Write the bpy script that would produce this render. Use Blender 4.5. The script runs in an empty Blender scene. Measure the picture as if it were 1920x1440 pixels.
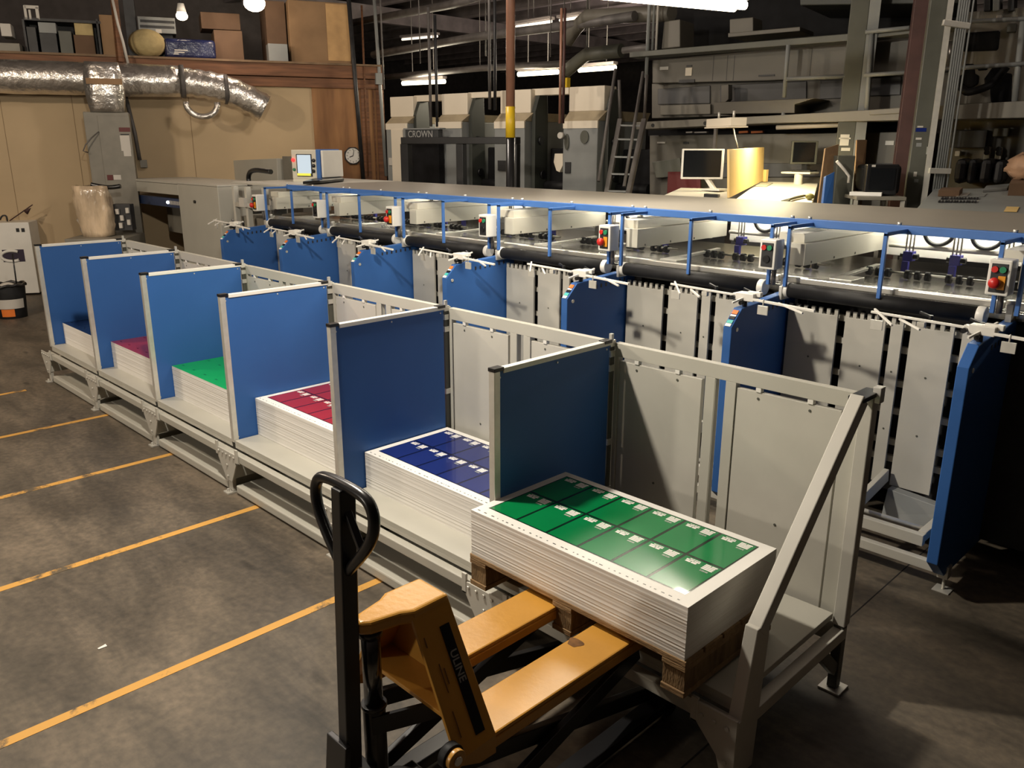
import bpy, math, random
from mathutils import Vector, Matrix
random.seed(7)
SC = bpy.context.scene
COL = SC.collection
pi = math.pi
# ------------------------------------------------------------------ camera model
CF = 1545.044
CP = Vector((2.34764, -2.21448, 2.14797))
YAW, PIT, ROL = 0.78954738, 0.28258016, 0.00182489
def cam_axes():
    cy, sy, cp, sp = math.cos(YAW), math.sin(YAW), math.cos(PIT), math.sin(PIT)
    f = Vector((-sy*cp, cy*cp, -sp)); r0 = Vector((cy, sy, 0)); u0 = r0.cross(f)
    r = math.cos(ROL)*r0 + math.sin(ROL)*u0
    u = -math.sin(ROL)*r0 + math.cos(ROL)*u0
    return r, u, f
CR, CU, CFW = cam_axes()
FH = Vector((-math.sin(YAW), math.cos(YAW), 0))
def ray(px, py):
    return CFW + (px-960)/CF*CR - (py-720)/CF*CU
def at_depth(px, py, D):
    d = ray(px, py); return CP + d*(D/d.dot(FH))
def at_z(px, py, z):
    d = ray(px, py); return CP + d*((z-CP.z)/d.z)
class Plane:
    """vertical plane through (x,y) with horizontal direction ang (degrees from +X); normal faces the aisle"""
    def __init__(s, x, y, ang):
        a = math.radians(ang); s.o = Vector((x, y, 0)); s.t = Vector((math.cos(a), math.sin(a), 0)); s.n = Vector((math.sin(a), -math.cos(a), 0)); s.ang = a
    def at(s, px, py, off=0.0):
        d = ray(px, py); o = s.o + s.n*off
        return CP + d*((o-CP).dot(s.n)/d.dot(s.n))
    def off(s, d):
        p = Plane(0, 0, 0); p.o = s.o+s.n*d; p.t = s.t; p.n = s.n; p.ang = s.ang; return p
# ------------------------------------------------------------------ materials
def srgb(c):
    return tuple(((v/255)/12.92 if v/255 <= 0.04045 else ((v/255+0.055)/1.055)**2.4) for v in c)
MATS = {}
def mat(name, col, rough=0.5, metal=0.0, var=0.12, scale=6.0, bump=0.0, bscale=60.0, stretch=(1, 1, 1), col2=None, coat=0.0, spec=0.5, trans=0.0, alpha=1.0):
    if name in MATS: return MATS[name]
    m = bpy.data.materials.new(name); m.use_nodes = True
    nt = m.node_tree; b = nt.nodes['Principled BSDF']
    b.inputs['Roughness'].default_value = rough; b.inputs['Metallic'].default_value = metal
    b.inputs['Coat Weight'].default_value = coat; b.inputs['Specular IOR Level'].default_value = spec
    b.inputs['Transmission Weight'].default_value = trans; b.inputs['Alpha'].default_value = alpha
    c = col if max(col) <= 1.0 else srgb(col)
    if col2 is None: lo = tuple(v*(1-var) for v in c); hi = tuple(min(1, v*(1+var)) for v in c)
    else: lo = c; hi = col2 if max(col2) <= 1.0 else srgb(col2)
    tc = nt.nodes.new('ShaderNodeTexCoord'); mp = nt.nodes.new('ShaderNodeMapping'); mp.inputs['Scale'].default_value = stretch
    nz = nt.nodes.new('ShaderNodeTexNoise'); nz.inputs['Scale'].default_value = scale; nz.inputs['Detail'].default_value = 6
    cr = nt.nodes.new('ShaderNodeValToRGB'); cr.color_ramp.elements[0].position = 0.32; cr.color_ramp.elements[1].position = 0.68
    cr.color_ramp.elements[0].color = (*lo, 1); cr.color_ramp.elements[1].color = (*hi, 1)
    L = nt.links.new
    L(tc.outputs['Object'], mp.inputs['Vector']); L(mp.outputs[0], nz.inputs['Vector']); L(nz.outputs['Fac'], cr.inputs[0]); L(cr.outputs[0], b.inputs['Base Color'])
    if bump > 0:
        n2 = nt.nodes.new('ShaderNodeTexNoise'); n2.inputs['Scale'].default_value = bscale; n2.inputs['Detail'].default_value = 3
        bp = nt.nodes.new('ShaderNodeBump'); bp.inputs['Strength'].default_value = bump; bp.inputs['Distance'].default_value = 0.02
        L(mp.outputs[0], n2.inputs['Vector']); L(n2.outputs['Fac'], bp.inputs['Height']); L(bp.outputs[0], b.inputs['Normal'])
    MATS[name] = m; return m
def emat(name, col, strength):
    if name in MATS: return MATS[name]
    m = bpy.data.materials.new(name); m.use_nodes = True; nt = m.node_tree
    b = nt.nodes['Principled BSDF']; b.inputs['Base Color'].default_value = (*col, 1)
    b.inputs['Emission Color'].default_value = (*col, 1); b.inputs['Emission Strength'].default_value = strength
    MATS[name] = m; return m
def floor_mat():
    m = bpy.data.materials.new('stained_concrete'); m.use_nodes = True; nt = m.node_tree; b = nt.nodes['Principled BSDF']; L = nt.links.new
    tc = nt.nodes.new('ShaderNodeTexCoord'); mp = nt.nodes.new('ShaderNodeMapping'); mp.inputs['Rotation'].default_value = (0, 0, math.radians(-12)); mp.inputs['Scale'].default_value = (0.55, 1.6, 1)
    L(tc.outputs['Object'], mp.inputs[0])
    n1 = nt.nodes.new('ShaderNodeTexNoise'); n1.inputs['Scale'].default_value = 1.5; n1.inputs['Detail'].default_value = 10; n1.inputs['Roughness'].default_value = 0.66; n1.inputs['Distortion'].default_value = 0.35
    L(mp.outputs[0], n1.inputs['Vector'])
    cr = nt.nodes.new('ShaderNodeValToRGB'); e = cr.color_ramp.elements
    e[0].position = 0.30; e[0].color = (0.040, 0.035, 0.028, 1); e[1].position = 0.70; e[1].color = (0.205, 0.165, 0.120, 1)
    mid = cr.color_ramp.elements.new(0.5); mid.color = (0.110, 0.091, 0.068, 1)
    L(n1.outputs['Fac'], cr.inputs[0])
    n2 = nt.nodes.new('ShaderNodeTexNoise'); n2.inputs['Scale'].default_value = 26; n2.inputs['Detail'].default_value = 8; L(tc.outputs['Object'], n2.inputs['Vector'])
    c2 = nt.nodes.new('ShaderNodeValToRGB'); c2.color_ramp.elements[0].position = 0.3; c2.color_ramp.elements[0].color = (0.72, 0.72, 0.72, 1); c2.color_ramp.elements[1].position = 0.7; c2.color_ramp.elements[1].color = (1.15, 1.12, 1.08, 1)
    L(n2.outputs['Fac'], c2.inputs[0])
    # dark spots
    n3 = nt.nodes.new('ShaderNodeTexVoronoi'); n3.inputs['Scale'].default_value = 2.3; n3.inputs['Randomness'].default_value = 1.0; L(mp.outputs[0], n3.inputs['Vector'])
    c3 = nt.nodes.new('ShaderNodeValToRGB'); c3.color_ramp.elements[0].position = 0.05; c3.color_ramp.elements[0].color = (0.55, 0.55, 0.55, 1); c3.color_ramp.elements[1].position = 0.12; c3.color_ramp.elements[1].color = (1, 1, 1, 1)
    L(n3.outputs['Distance'], c3.inputs[0])
    mx = nt.nodes.new('ShaderNodeMix'); mx.data_type = 'RGBA'; mx.blend_type = 'MULTIPLY'; mx.inputs['Factor'].default_value = 1
    L(cr.outputs[0], mx.inputs['A']); L(c2.outputs[0], mx.inputs['B'])
    mx2 = nt.nodes.new('ShaderNodeMix'); mx2.data_type = 'RGBA'; mx2.blend_type = 'MULTIPLY'; mx2.inputs['Factor'].default_value = 1
    L(mx.outputs['Result'], mx2.inputs['A']); L(c3.outputs[0], mx2.inputs['B']); L(mx2.outputs['Result'], b.inputs['Base Color'])
    r = nt.nodes.new('ShaderNodeMapRange'); r.inputs['To Min'].default_value = 0.42; r.inputs['To Max'].default_value = 0.75; L(n1.outputs['Fac'], r.inputs['Value']); L(r.outputs[0], b.inputs['Roughness'])
    bp = nt.nodes.new('ShaderNodeBump'); bp.inputs['Strength'].default_value = 0.12; bp.inputs['Distance'].default_value = 0.01; L(n2.outputs['Fac'], bp.inputs['Height']); L(bp.outputs[0], b.inputs['Normal'])
    return m
def worn_paint(name, col, col2):
    m = bpy.data.materials.new(name); m.use_nodes = True; nt = m.node_tree; b = nt.nodes['Principled BSDF']; L = nt.links.new
    tc = nt.nodes.new('ShaderNodeTexCoord'); n1 = nt.nodes.new('ShaderNodeTexNoise'); n1.inputs['Scale'].default_value = 3.2; n1.inputs['Detail'].default_value = 14; n1.inputs['Roughness'].default_value = 0.72
    L(tc.outputs['Object'], n1.inputs['Vector']); cr = nt.nodes.new('ShaderNodeValToRGB'); e = cr.color_ramp.elements
    e[0].position = 0.40; e[0].color = (*col2, 1); e[1].position = 0.47; e[1].color = (*col, 1); L(n1.outputs['Fac'], cr.inputs[0]); L(cr.outputs[0], b.inputs['Base Color'])
    b.inputs['Roughness'].default_value = 0.6; return m
M = {}
def setup_mats():
    g = M
    g['floor'] = floor_mat()
    g['stripe'] = worn_paint('worn_yellow_paint', (0.64, 0.34, 0.075), (0.12, 0.09, 0.055))
    g['blue'] = mat('blue_powder_coat', (0.036, 0.118, 0.355), 0.42, var=0.05, scale=2, bump=0.03, bscale=220, spec=0.25)
    g['bluerail'] = mat('blue_frame_paint', (0.060, 0.165, 0.46), 0.35, var=0.06)
    g['alu'] = mat('brushed_aluminium_trim', (0.70, 0.68, 0.62), 0.38, 0.55, var=0.06, scale=20)
    g['grey'] = mat('grey_machine_paint', (0.47, 0.455, 0.395), 0.42, var=0.04, scale=3, bump=0.02, bscale=150)
    g['grey2'] = mat('light_grey_painted_steel', (0.52, 0.50, 0.44), 0.4, var=0.05, scale=4)
    g['cream'] = mat('cream_machine_paint', (0.68, 0.65, 0.55), 0.4, var=0.04, scale=3)
    g['black'] = mat('black_paint', (0.012, 0.012, 0.013), 0.28, var=0.2)
    g['rubber'] = mat('black_rubber', (0.013, 0.013, 0.014), 0.55, var=0.25, scale=12, spec=0.25)
    g['chrome'] = mat('polished_steel', (0.62, 0.60, 0.55), 0.30, 0.85, var=0.08, scale=8, stretch=(1, 14, 14))
    g['steel'] = mat('steel_table_deck', (0.46, 0.44, 0.40), 0.21, 0.85, var=0.15, scale=6, stretch=(1, 9, 1))
    g['whitep'] = mat('white_plastic', (0.78, 0.76, 0.70), 0.35, var=0.03)
    g['paper'] = mat('white_paper', (0.83, 0.81, 0.76), 0.55, var=0.02)
    g['stack'] = mat('stacked_sheet_edges', (0.74, 0.71, 0.655), 0.8, col2=(0.84, 0.82, 0.78), scale=3.0, stretch=(0.4, 0.4, 90), bump=0.10, bscale=5)
    g['green'] = mat('green_print', (0.002, 0.195, 0.052), 0.20, var=0.05, coat=0.3)
    g['dgreen'] = mat('dark_green_print', (0.003, 0.020, 0.010), 0.22, var=0.05, coat=0.3)
    g['navy'] = mat('navy_print', (0.012, 0.024, 0.155), 0.20, var=0.05, coat=0.3)
    g['dnavy'] = mat('dark_navy_print', (0.004, 0.006, 0.03), 0.22, var=0.05, coat=0.3)
    g['crim'] = mat('crimson_print', (0.36, 0.020, 0.022), 0.20, var=0.05, coat=0.3)
    g['dcrim'] = mat('dark_crimson_print', (0.055, 0.005, 0.008), 0.22, var=0.05, coat=0.3)
    g['bgreen'] = mat('bright_green_print', (0.003, 0.36, 0.07), 0.28, var=0.05, coat=0.2)
    g['bnavy'] = mat('deep_navy_print', (0.006, 0.018, 0.075), 0.25, var=0.05, coat=0.2)
    g['wood'] = mat('rough_pallet_wood', (0.21, 0.125, 0.055), 0.75, col2=(0.36, 0.23, 0.11), scale=5, stretch=(1, 6, 6), bump=0.3, bscale=30)
    g['woodd'] = mat('pallet_block_wood', (0.15, 0.09, 0.04), 0.8, col2=(0.27, 0.17, 0.075), scale=7, stretch=(5, 5, 1), bump=0.3, bscale=30)
    g['orange'] = mat('orange_truck_paint', (0.57, 0.285, 0.050), 0.30, var=0.10, scale=4, bump=0.05, bscale=40)
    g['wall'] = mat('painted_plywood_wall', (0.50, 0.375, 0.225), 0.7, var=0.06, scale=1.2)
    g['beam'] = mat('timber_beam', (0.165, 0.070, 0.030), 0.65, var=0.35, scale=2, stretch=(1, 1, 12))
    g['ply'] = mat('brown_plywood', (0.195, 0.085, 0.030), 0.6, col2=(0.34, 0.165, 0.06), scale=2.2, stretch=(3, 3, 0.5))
    g['card'] = mat('cardboard', (0.27, 0.165, 0.085), 0.8, var=0.12, scale=3); g['pit'] = mat('shade_black_machinery', (0.006, 0.006, 0.007), 0.7, var=0.4, scale=8, spec=0.2)  # pit: near-black puts the shade in gaps and machine interiors into the colour
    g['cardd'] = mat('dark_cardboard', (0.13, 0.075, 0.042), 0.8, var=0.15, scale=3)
    g['foil'] = mat('duct_foil', (0.74, 0.70, 0.65), 0.30, 0.9, var=0.15, scale=6, bump=0.9, bscale=11)
    g['furn'] = mat('heater_grey_paint', (0.215, 0.20, 0.165), 0.5, var=0.08)
    g['dark'] = mat('dark_machinery', (0.022, 0.022, 0.024), 0.5, var=0.4, scale=8)
    g['dgrey'] = mat('dark_grey_green_paint', (0.085, 0.086, 0.070), 0.5, var=0.12, scale=4)
    g['mgrey'] = mat('weathered_grey_paint', (0.24, 0.25, 0.245), 0.5, var=0.12, scale=2.5)
    g['pressc'] = mat('press_cream_paint', (0.76, 0.68, 0.55), 0.5, var=0.04, scale=2)
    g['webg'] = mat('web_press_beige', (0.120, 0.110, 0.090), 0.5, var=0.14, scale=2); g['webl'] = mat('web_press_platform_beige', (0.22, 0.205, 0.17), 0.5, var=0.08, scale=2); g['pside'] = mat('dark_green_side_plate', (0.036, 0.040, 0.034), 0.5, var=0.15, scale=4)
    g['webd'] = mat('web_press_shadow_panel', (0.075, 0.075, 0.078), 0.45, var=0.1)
    g['ceil'] = mat('dark_ceiling_deck', (0.15, 0.125, 0.125), 0.85, var=0.3, scale=1)
    g['joist'] = mat('ceiling_steel', (0.21, 0.18, 0.175), 0.7, var=0.25, scale=3)
    g['pipe'] = mat('conduit_steel', (0.115, 0.105, 0.10), 0.55, 0.2, var=0.25)
    g['brown'] = mat('brown_pipe_paint', (0.30, 0.15, 0.10), 0.4, var=0.1)
    g['yellow'] = mat('safety_yellow_paint', (0.75, 0.50, 0.02), 0.4, var=0.05)
    g['rust'] = mat('rust_red_steel', (0.070, 0.030, 0.026), 0.6, var=0.2)
    g['screen'] = mat('dead_screen_glass', (0.008, 0.009, 0.011), 0.15, var=0.1)
    g['red'] = mat('red_button_plastic', (0.55, 0.02, 0.015), 0.35, var=0.05)
    g['grn'] = mat('green_button_plastic', (0.02, 0.22, 0.10), 0.35, var=0.05)
    g['orng'] = mat('orange_sticker', (0.75, 0.19, 0.03), 0.5, var=0.05)
    g['teal'] = mat('teal_sticker', (0.06, 0.42, 0.38), 0.5, var=0.05)
    g['purple'] = mat('indigo_plastic', (0.05, 0.05, 0.35), 0.4, var=0.1)
    g['redpan'] = mat('maroon_panel', (0.12, 0.015, 0.015), 0.5, var=0.1)
    g['board'] = mat('pale_wood_board', (0.72, 0.50, 0.20), 0.55, var=0.08, scale=2)
    g['desk'] = mat('white_laminate', (0.80, 0.76, 0.66), 0.5, var=0.03)
    g['wrap'] = mat('clear_stretch_wrap', (0.58, 0.45, 0.31), 0.16, var=0.35, scale=3, bump=1.0, bscale=5, stretch=(3, 3, 0.8), coat=1.0)
    g['bag'] = mat('paper_bag', (0.42, 0.25, 0.15), 0.7, var=0.2, bump=0.5, bscale=14)
    g['insul'] = mat('yellow_foam', (0.42, 0.33, 0.16), 0.9, var=0.2, bump=0.6, bscale=12)
    g['clear'] = mat('clear_guard_plastic', (0.05, 0.05, 0.05), 0.06, var=0.0, trans=0.0, alpha=0.05, spec=0.3)
    g['litlabel'] = mat('white_label', (0.55, 0.52, 0.47), 0.5, var=0.03)
    g['redlabel'] = mat('dark_red_label', (0.10, 0.012, 0.01), 0.5, var=0.05)
    g['e_tube'] = emat('fluorescent_tube', (1.0, 0.86, 0.62), 14)
    g['e_far'] = emat('far_fluorescent_tube', (1.0, 0.90, 0.62), 4.5)
    g['e_bulb'] = emat('warm_bulb', (1.0, 0.80, 0.55), 12)
    g['e_green'] = emat('green_signal_light', (0.02, 1.0, 0.22), 2.2)
    g['e_red'] = emat('red_indicator', (1.0, 0.03, 0.03), 2.0)
    g['e_screen'] = emat('lit_screen', (0.42, 0.52, 0.62), 0.75)
    g['e_screeny'] = emat('lit_screen_yellow', (0.75, 0.72, 0.08), 0.6)
    g['e_spot'] = emat('white_indicator', (0.9, 0.95, 1.0), 3.0)
setup_mats()
# ------------------------------------------------------------------ mesh builder
class MB:
    def __init__(s): s.v = []; s.f = []; s.m = []; s.sm = []
    def add(s, vs, fs, mi=0, smooth=False):
        o = len(s.v); s.v += [Vector(v) for v in vs]
        for f in fs: s.f.append(tuple(i+o for i in f)); s.m.append(mi); s.sm.append(smooth)
        return s
    def hexa(s, p, mi=0):   # p: 4 bottom (ccw from above), 4 top
        return s.add(p, [(3, 2, 1, 0), (4, 5, 6, 7), (0, 1, 5, 4), (1, 2, 6, 5), (2, 3, 7, 6), (3, 0, 4, 7)], mi)
    def box(s, x0, x1, y0, y1, z0, z1, mi=0):
        x0, x1 = min(x0, x1), max(x0, x1); y0, y1 = min(y0, y1), max(y0, y1); z0, z1 = min(z0, z1), max(z0, z1)
        return s.hexa([(x0, y0, z0), (x1, y0, z0), (x1, y1, z0), (x0, y1, z0), (x0, y0, z1), (x1, y0, z1), (x1, y1, z1), (x0, y1, z1)], mi)
    def prism(s, poly, d, mi=0):    # poly list of 3-D points (planar), extruded by vector d
        P = [Vector(p) for p in poly]; d = Vector(d); n = len(P)
        nrm = Vector((0, 0, 0))
        for i in range(n): nrm += P[i].cross(P[(i+1) % n])
        if nrm.dot(d) > 0: P = P[::-1]
        vs = P + [p+d for p in P]
        fs = [tuple(range(n)), tuple(range(2*n-1, n-1, -1))] + [(i+n, (i+1) % n+n, (i+1) % n, i) for i in range(n)]
        return s.add(vs, [tuple(f) for f in fs], mi)
    def px(s, yz, x0, x1, mi=0): return s.prism([(x0, a, b) for a, b in yz], (x1-x0, 0, 0), mi)
    def py(s, xz, y0, y1, mi=0): return s.prism([(a, y0, b) for a, b in xz], (0, y1-y0, 0), mi)
    def pz(s, xy, z0, z1, mi=0): return s.prism([(a, b, z0) for a, b in xy], (0, 0, z1-z0), mi)
    def bar(s, p0, p1, w, h, mi=0, up=(0, 0, 1)):
        p0, p1 = Vector(p0), Vector(p1); d = (p1-p0).normalized(); u = Vector(up)
        if abs(d.dot(u)) > 0.98: u = Vector((0, 1, 0))
        r = d.cross(u).normalized()*w/2; u = r.cross(d).normalized()*h/2
        return s.hexa([p0-r-u, p0+r-u, p1+r-u, p1-r-u, p0-r+u, p0+r+u, p1+r+u, p1-r+u], mi)
    def cyl(s, p0, p1, r, r1=None, n=16, mi=0, caps=True, smooth=True):
        p0, p1 = Vector(p0), Vector(p1); r1 = r if r1 is None else r1
        d = (p1-p0).normalized(); a = d.orthogonal().normalized(); b = d.cross(a); vs = []
        for p, q in ((p0, r), (p1, r1)):
            for i in range(n): t = 2*pi*i/n; vs.append(p+(a*math.cos(t)+b*math.sin(t))*q)
        o = len(s.v); s.add(vs, [(i, (i+1) % n, (i+1) % n+n, i+n) for i in range(n)], mi, smooth)
        if caps:
            s.f += [tuple(o+i for i in range(n-1, -1, -1)), tuple(o+n+i for i in range(n))]; s.m += [mi, mi]; s.sm += [False, False]
        return s
    def tube(s, pts, r, n=10, closed=False, mi=0, rads=None):
        P = [Vector(p) for p in pts]; k = len(P); rings = []; prev = None
        for i, p in enumerate(P):
            if closed: t = (P[(i+1) % k]-P[i-1]).normalized()
            else: t = (P[min(i+1, k-1)]-P[max(i-1, 0)]).normalized()
            a = t.orthogonal().normalized() if prev is None else (prev-t*prev.dot(t)).normalized()
            prev = a; b = t.cross(a); q = rads[i] if rads else r
            rings.append([p+(a*math.cos(2*pi*j/n)+b*math.sin(2*pi*j/n))*q for j in range(n)])
        vs = [v for R in rings for v in R]; fs = []
        for i in range(k if closed else k-1):
            i2 = (i+1) % k
            for j in range(n): fs.append((i*n+j, i*n+(j+1) % n, i2*n+(j+1) % n, i2*n+j))
        o = len(s.v); s.add(vs, fs, mi, True)
        if not closed:
            s.f += [tuple(o+j for j in range(n-1, -1, -1)), tuple(o+(k-1)*n+j for j in range(n))]; s.m += [mi, mi]; s.sm += [False, False]
        return s
    def sphere(s, c, r, mi=0, nu=14, nv=9, sc=(1, 1, 1)):
        c = Vector(c); vs = [c+Vector((0, 0, r*sc[2]))]
        for i in range(1, nv):
            t = pi*i/nv
            for j in range(nu): p = 2*pi*j/nu; vs.append(c+Vector((r*math.sin(t)*math.cos(p)*sc[0], r*math.sin(t)*math.sin(p)*sc[1], r*math.cos(t)*sc[2])))
        vs.append(c-Vector((0, 0, r*sc[2]))); fs = [(0, 1+j, 1+(j+1) % nu) for j in range(nu)]
        for i in range(nv-2):
            for j in range(nu): a = 1+i*nu+j; b = 1+i*nu+(j+1) % nu; fs.append((a, a+nu, b+nu, b))
        l = len(vs)-1; fs += [(l, 1+(nv-2)*nu+(j+1) % nu, 1+(nv-2)*nu+j) for j in range(nu)]
        return s.add(vs, fs, mi, True)
    def quad(s, a, b, c, d, mi=0): return s.add([a, b, c, d], [(0, 1, 2, 3)], mi)
    def slab(s, pl, pxs, depth, mi=0, off=0.0):   # outline on a vertical plane, given real depth behind it
        return s.prism([pl.at(x, y, off) for x, y in pxs], -pl.n*depth, mi)
    def rect(s, pl, x0, y0, x1, y1, depth, mi=0, off=0.0):  # upright rectangle on a plane between two points
        a = pl.at(x0, (y0+y1)/2, off); b = pl.at(x1, (y0+y1)/2, off); xm = (x0+x1)/2
        zt = pl.at(xm, y0, off).z; zb = pl.at(xm, y1, off).z
        return s.prism([(a.x, a.y, zb), (b.x, b.y, zb), (b.x, b.y, zt), (a.x, a.y, zt)], -pl.n*depth, mi)
    def build(s, name, mats, parent=None, bevel=0.0, label=None, seg=2):
        me = bpy.data.meshes.new(name); sh = Vector((0, 0, 0)); r = parent
        while r is not None and r.parent is not None: r = r.parent
        if r is not None and r.name in ORG: sh = ORG[r.name]
        me.from_pydata([tuple(v-sh) for v in s.v], [], s.f)
        for m in (mats if isinstance(mats, (list, tuple)) else [mats]): me.materials.append(m)
        for p, mi, sm in zip(me.polygons, s.m, s.sm): p.material_index = mi; p.use_smooth = sm
        me.update(); o = bpy.data.objects.new(name, me); COL.objects.link(o)
        if parent is not None: o.parent = parent
        if bevel > 0:
            b = o.modifiers.new('bevel', 'BEVEL'); b.width = bevel; b.segments = seg; b.limit_method = 'ANGLE'; b.angle_limit = math.radians(50)
        if label: o['label'] = label
        return o
ORG = {}
def tag(o, label, cat, group=None, kind=None):
    o['label'] = label; o['category'] = cat
    if group: o['group'] = group
    if kind: o['kind'] = kind
    return o
def thing(name, label, cat, loc=(0, 0, 0), group=None, world=True, kind=None):
    """an Empty at the base of a thing; with world=True its parts are written in world metres"""
    o = bpy.data.objects.new(name, None); COL.objects.link(o); o.location = loc; o.empty_display_size = 0.2
    tag(o, label, cat, group, kind)
    if world: ORG[o.name] = Vector(loc)
    return o
def single(name, mb, m, label, cat, group=None, bevel=0.0, kind=None):
    """a thing that is one mesh: origin moved to the base of its bounding box"""
    xs = [v.x for v in mb.v]; ys = [v.y for v in mb.v]; zs = [v.z for v in mb.v]
    c = Vector(((min(xs)+max(xs))/2, (min(ys)+max(ys))/2, min(zs))); mb.v = [v-c for v in mb.v]
    o = mb.build(name, m, None, bevel); o.location = c
    if kind == 'structure': o['kind'] = kind; o['label'] = label; o['category'] = cat
    else: tag(o, label, cat, group, kind)
    return o
def dup(root, loc, label, group=None, skip=()):
    r = root.copy(); COL.objects.link(r); r.location = loc; r['label'] = label
    if group: r['group'] = group
    def rec(src, dst):
        for ch in src.children:
            if ch.name.split('.')[0] in skip: continue
            c = ch.copy(); COL.objects.link(c); c.parent = dst; rec(ch, c)
    rec(root, r); return r
def text_mesh(name, body, size, m, parent, mtx, extrude=0.0008):
    cu = bpy.data.curves.new(name, 'FONT'); cu.body = body; cu.size = size; cu.align_x = 'CENTER'; cu.align_y = 'CENTER'; cu.extrude = extrude; cu.offset = size*0.012
    t = bpy.data.objects.new('tmp_text', cu); COL.objects.link(t); bpy.context.view_layer.update()
    me = bpy.data.meshes.new_from_object(t.evaluated_get(bpy.context.evaluated_depsgraph_get())); bpy.data.objects.remove(t)
    r = parent; 
    while r.parent is not None: r = r.parent
    me.transform(Matrix.Translation(-ORG.get(r.name, Vector((0, 0, 0)))) @ mtx); me.materials.clear(); me.materials.append(m); me.name = name
    o = bpy.data.objects.new(name, me); COL.objects.link(o); o.parent = parent; return o
# PART2
# ================================================================== FLOOR AND ROOM SHELL
fl = MB(); fl.add([(-22, -9, 0), (12, -9, 0), (12, 22, 0), (-22, 22, 0)], [(0, 1, 2, 3)])
floor = fl.build('floor', M['floor']); floor['kind'] = 'structure'
STR = [(-0.815, -9, 0.03), (-2.075, -9, 0.03), (-3.335, -9, 0.03), (-4.59, -9, 0.0), (-5.85, -9, -0.3)]
for x, y0, y1 in STR:
    w = 0.025; mb = MB(); mb.box(x-w, x+w, y0, y1, 0.0, 0.0015); mb.build('floor_stripe', M['stripe'], floor)
mb = MB(); mb.box(1.030, 1.036, -9, 6, 0.0, 0.001); mb.box(-22, 12, -3.0, -2.994, 0, 0.001); mb.build('floor_joint', mat('floor_joint', (0.012, 0.011, 0.01), 0.9), floor)
p = at_z(191, 1211, 0)
mb = MB(); mb.prism([at_z(183, 1216, 0.001), at_z(198, 1208, 0.001), at_z(201, 1212, 0.001), at_z(185, 1218, 0.001)], (0, 0, 0.002))
single('paper_scrap', mb, M['paper'], 'small white paper scrap lying on the open concrete floor left of the pallet truck', 'scrap')
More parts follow.
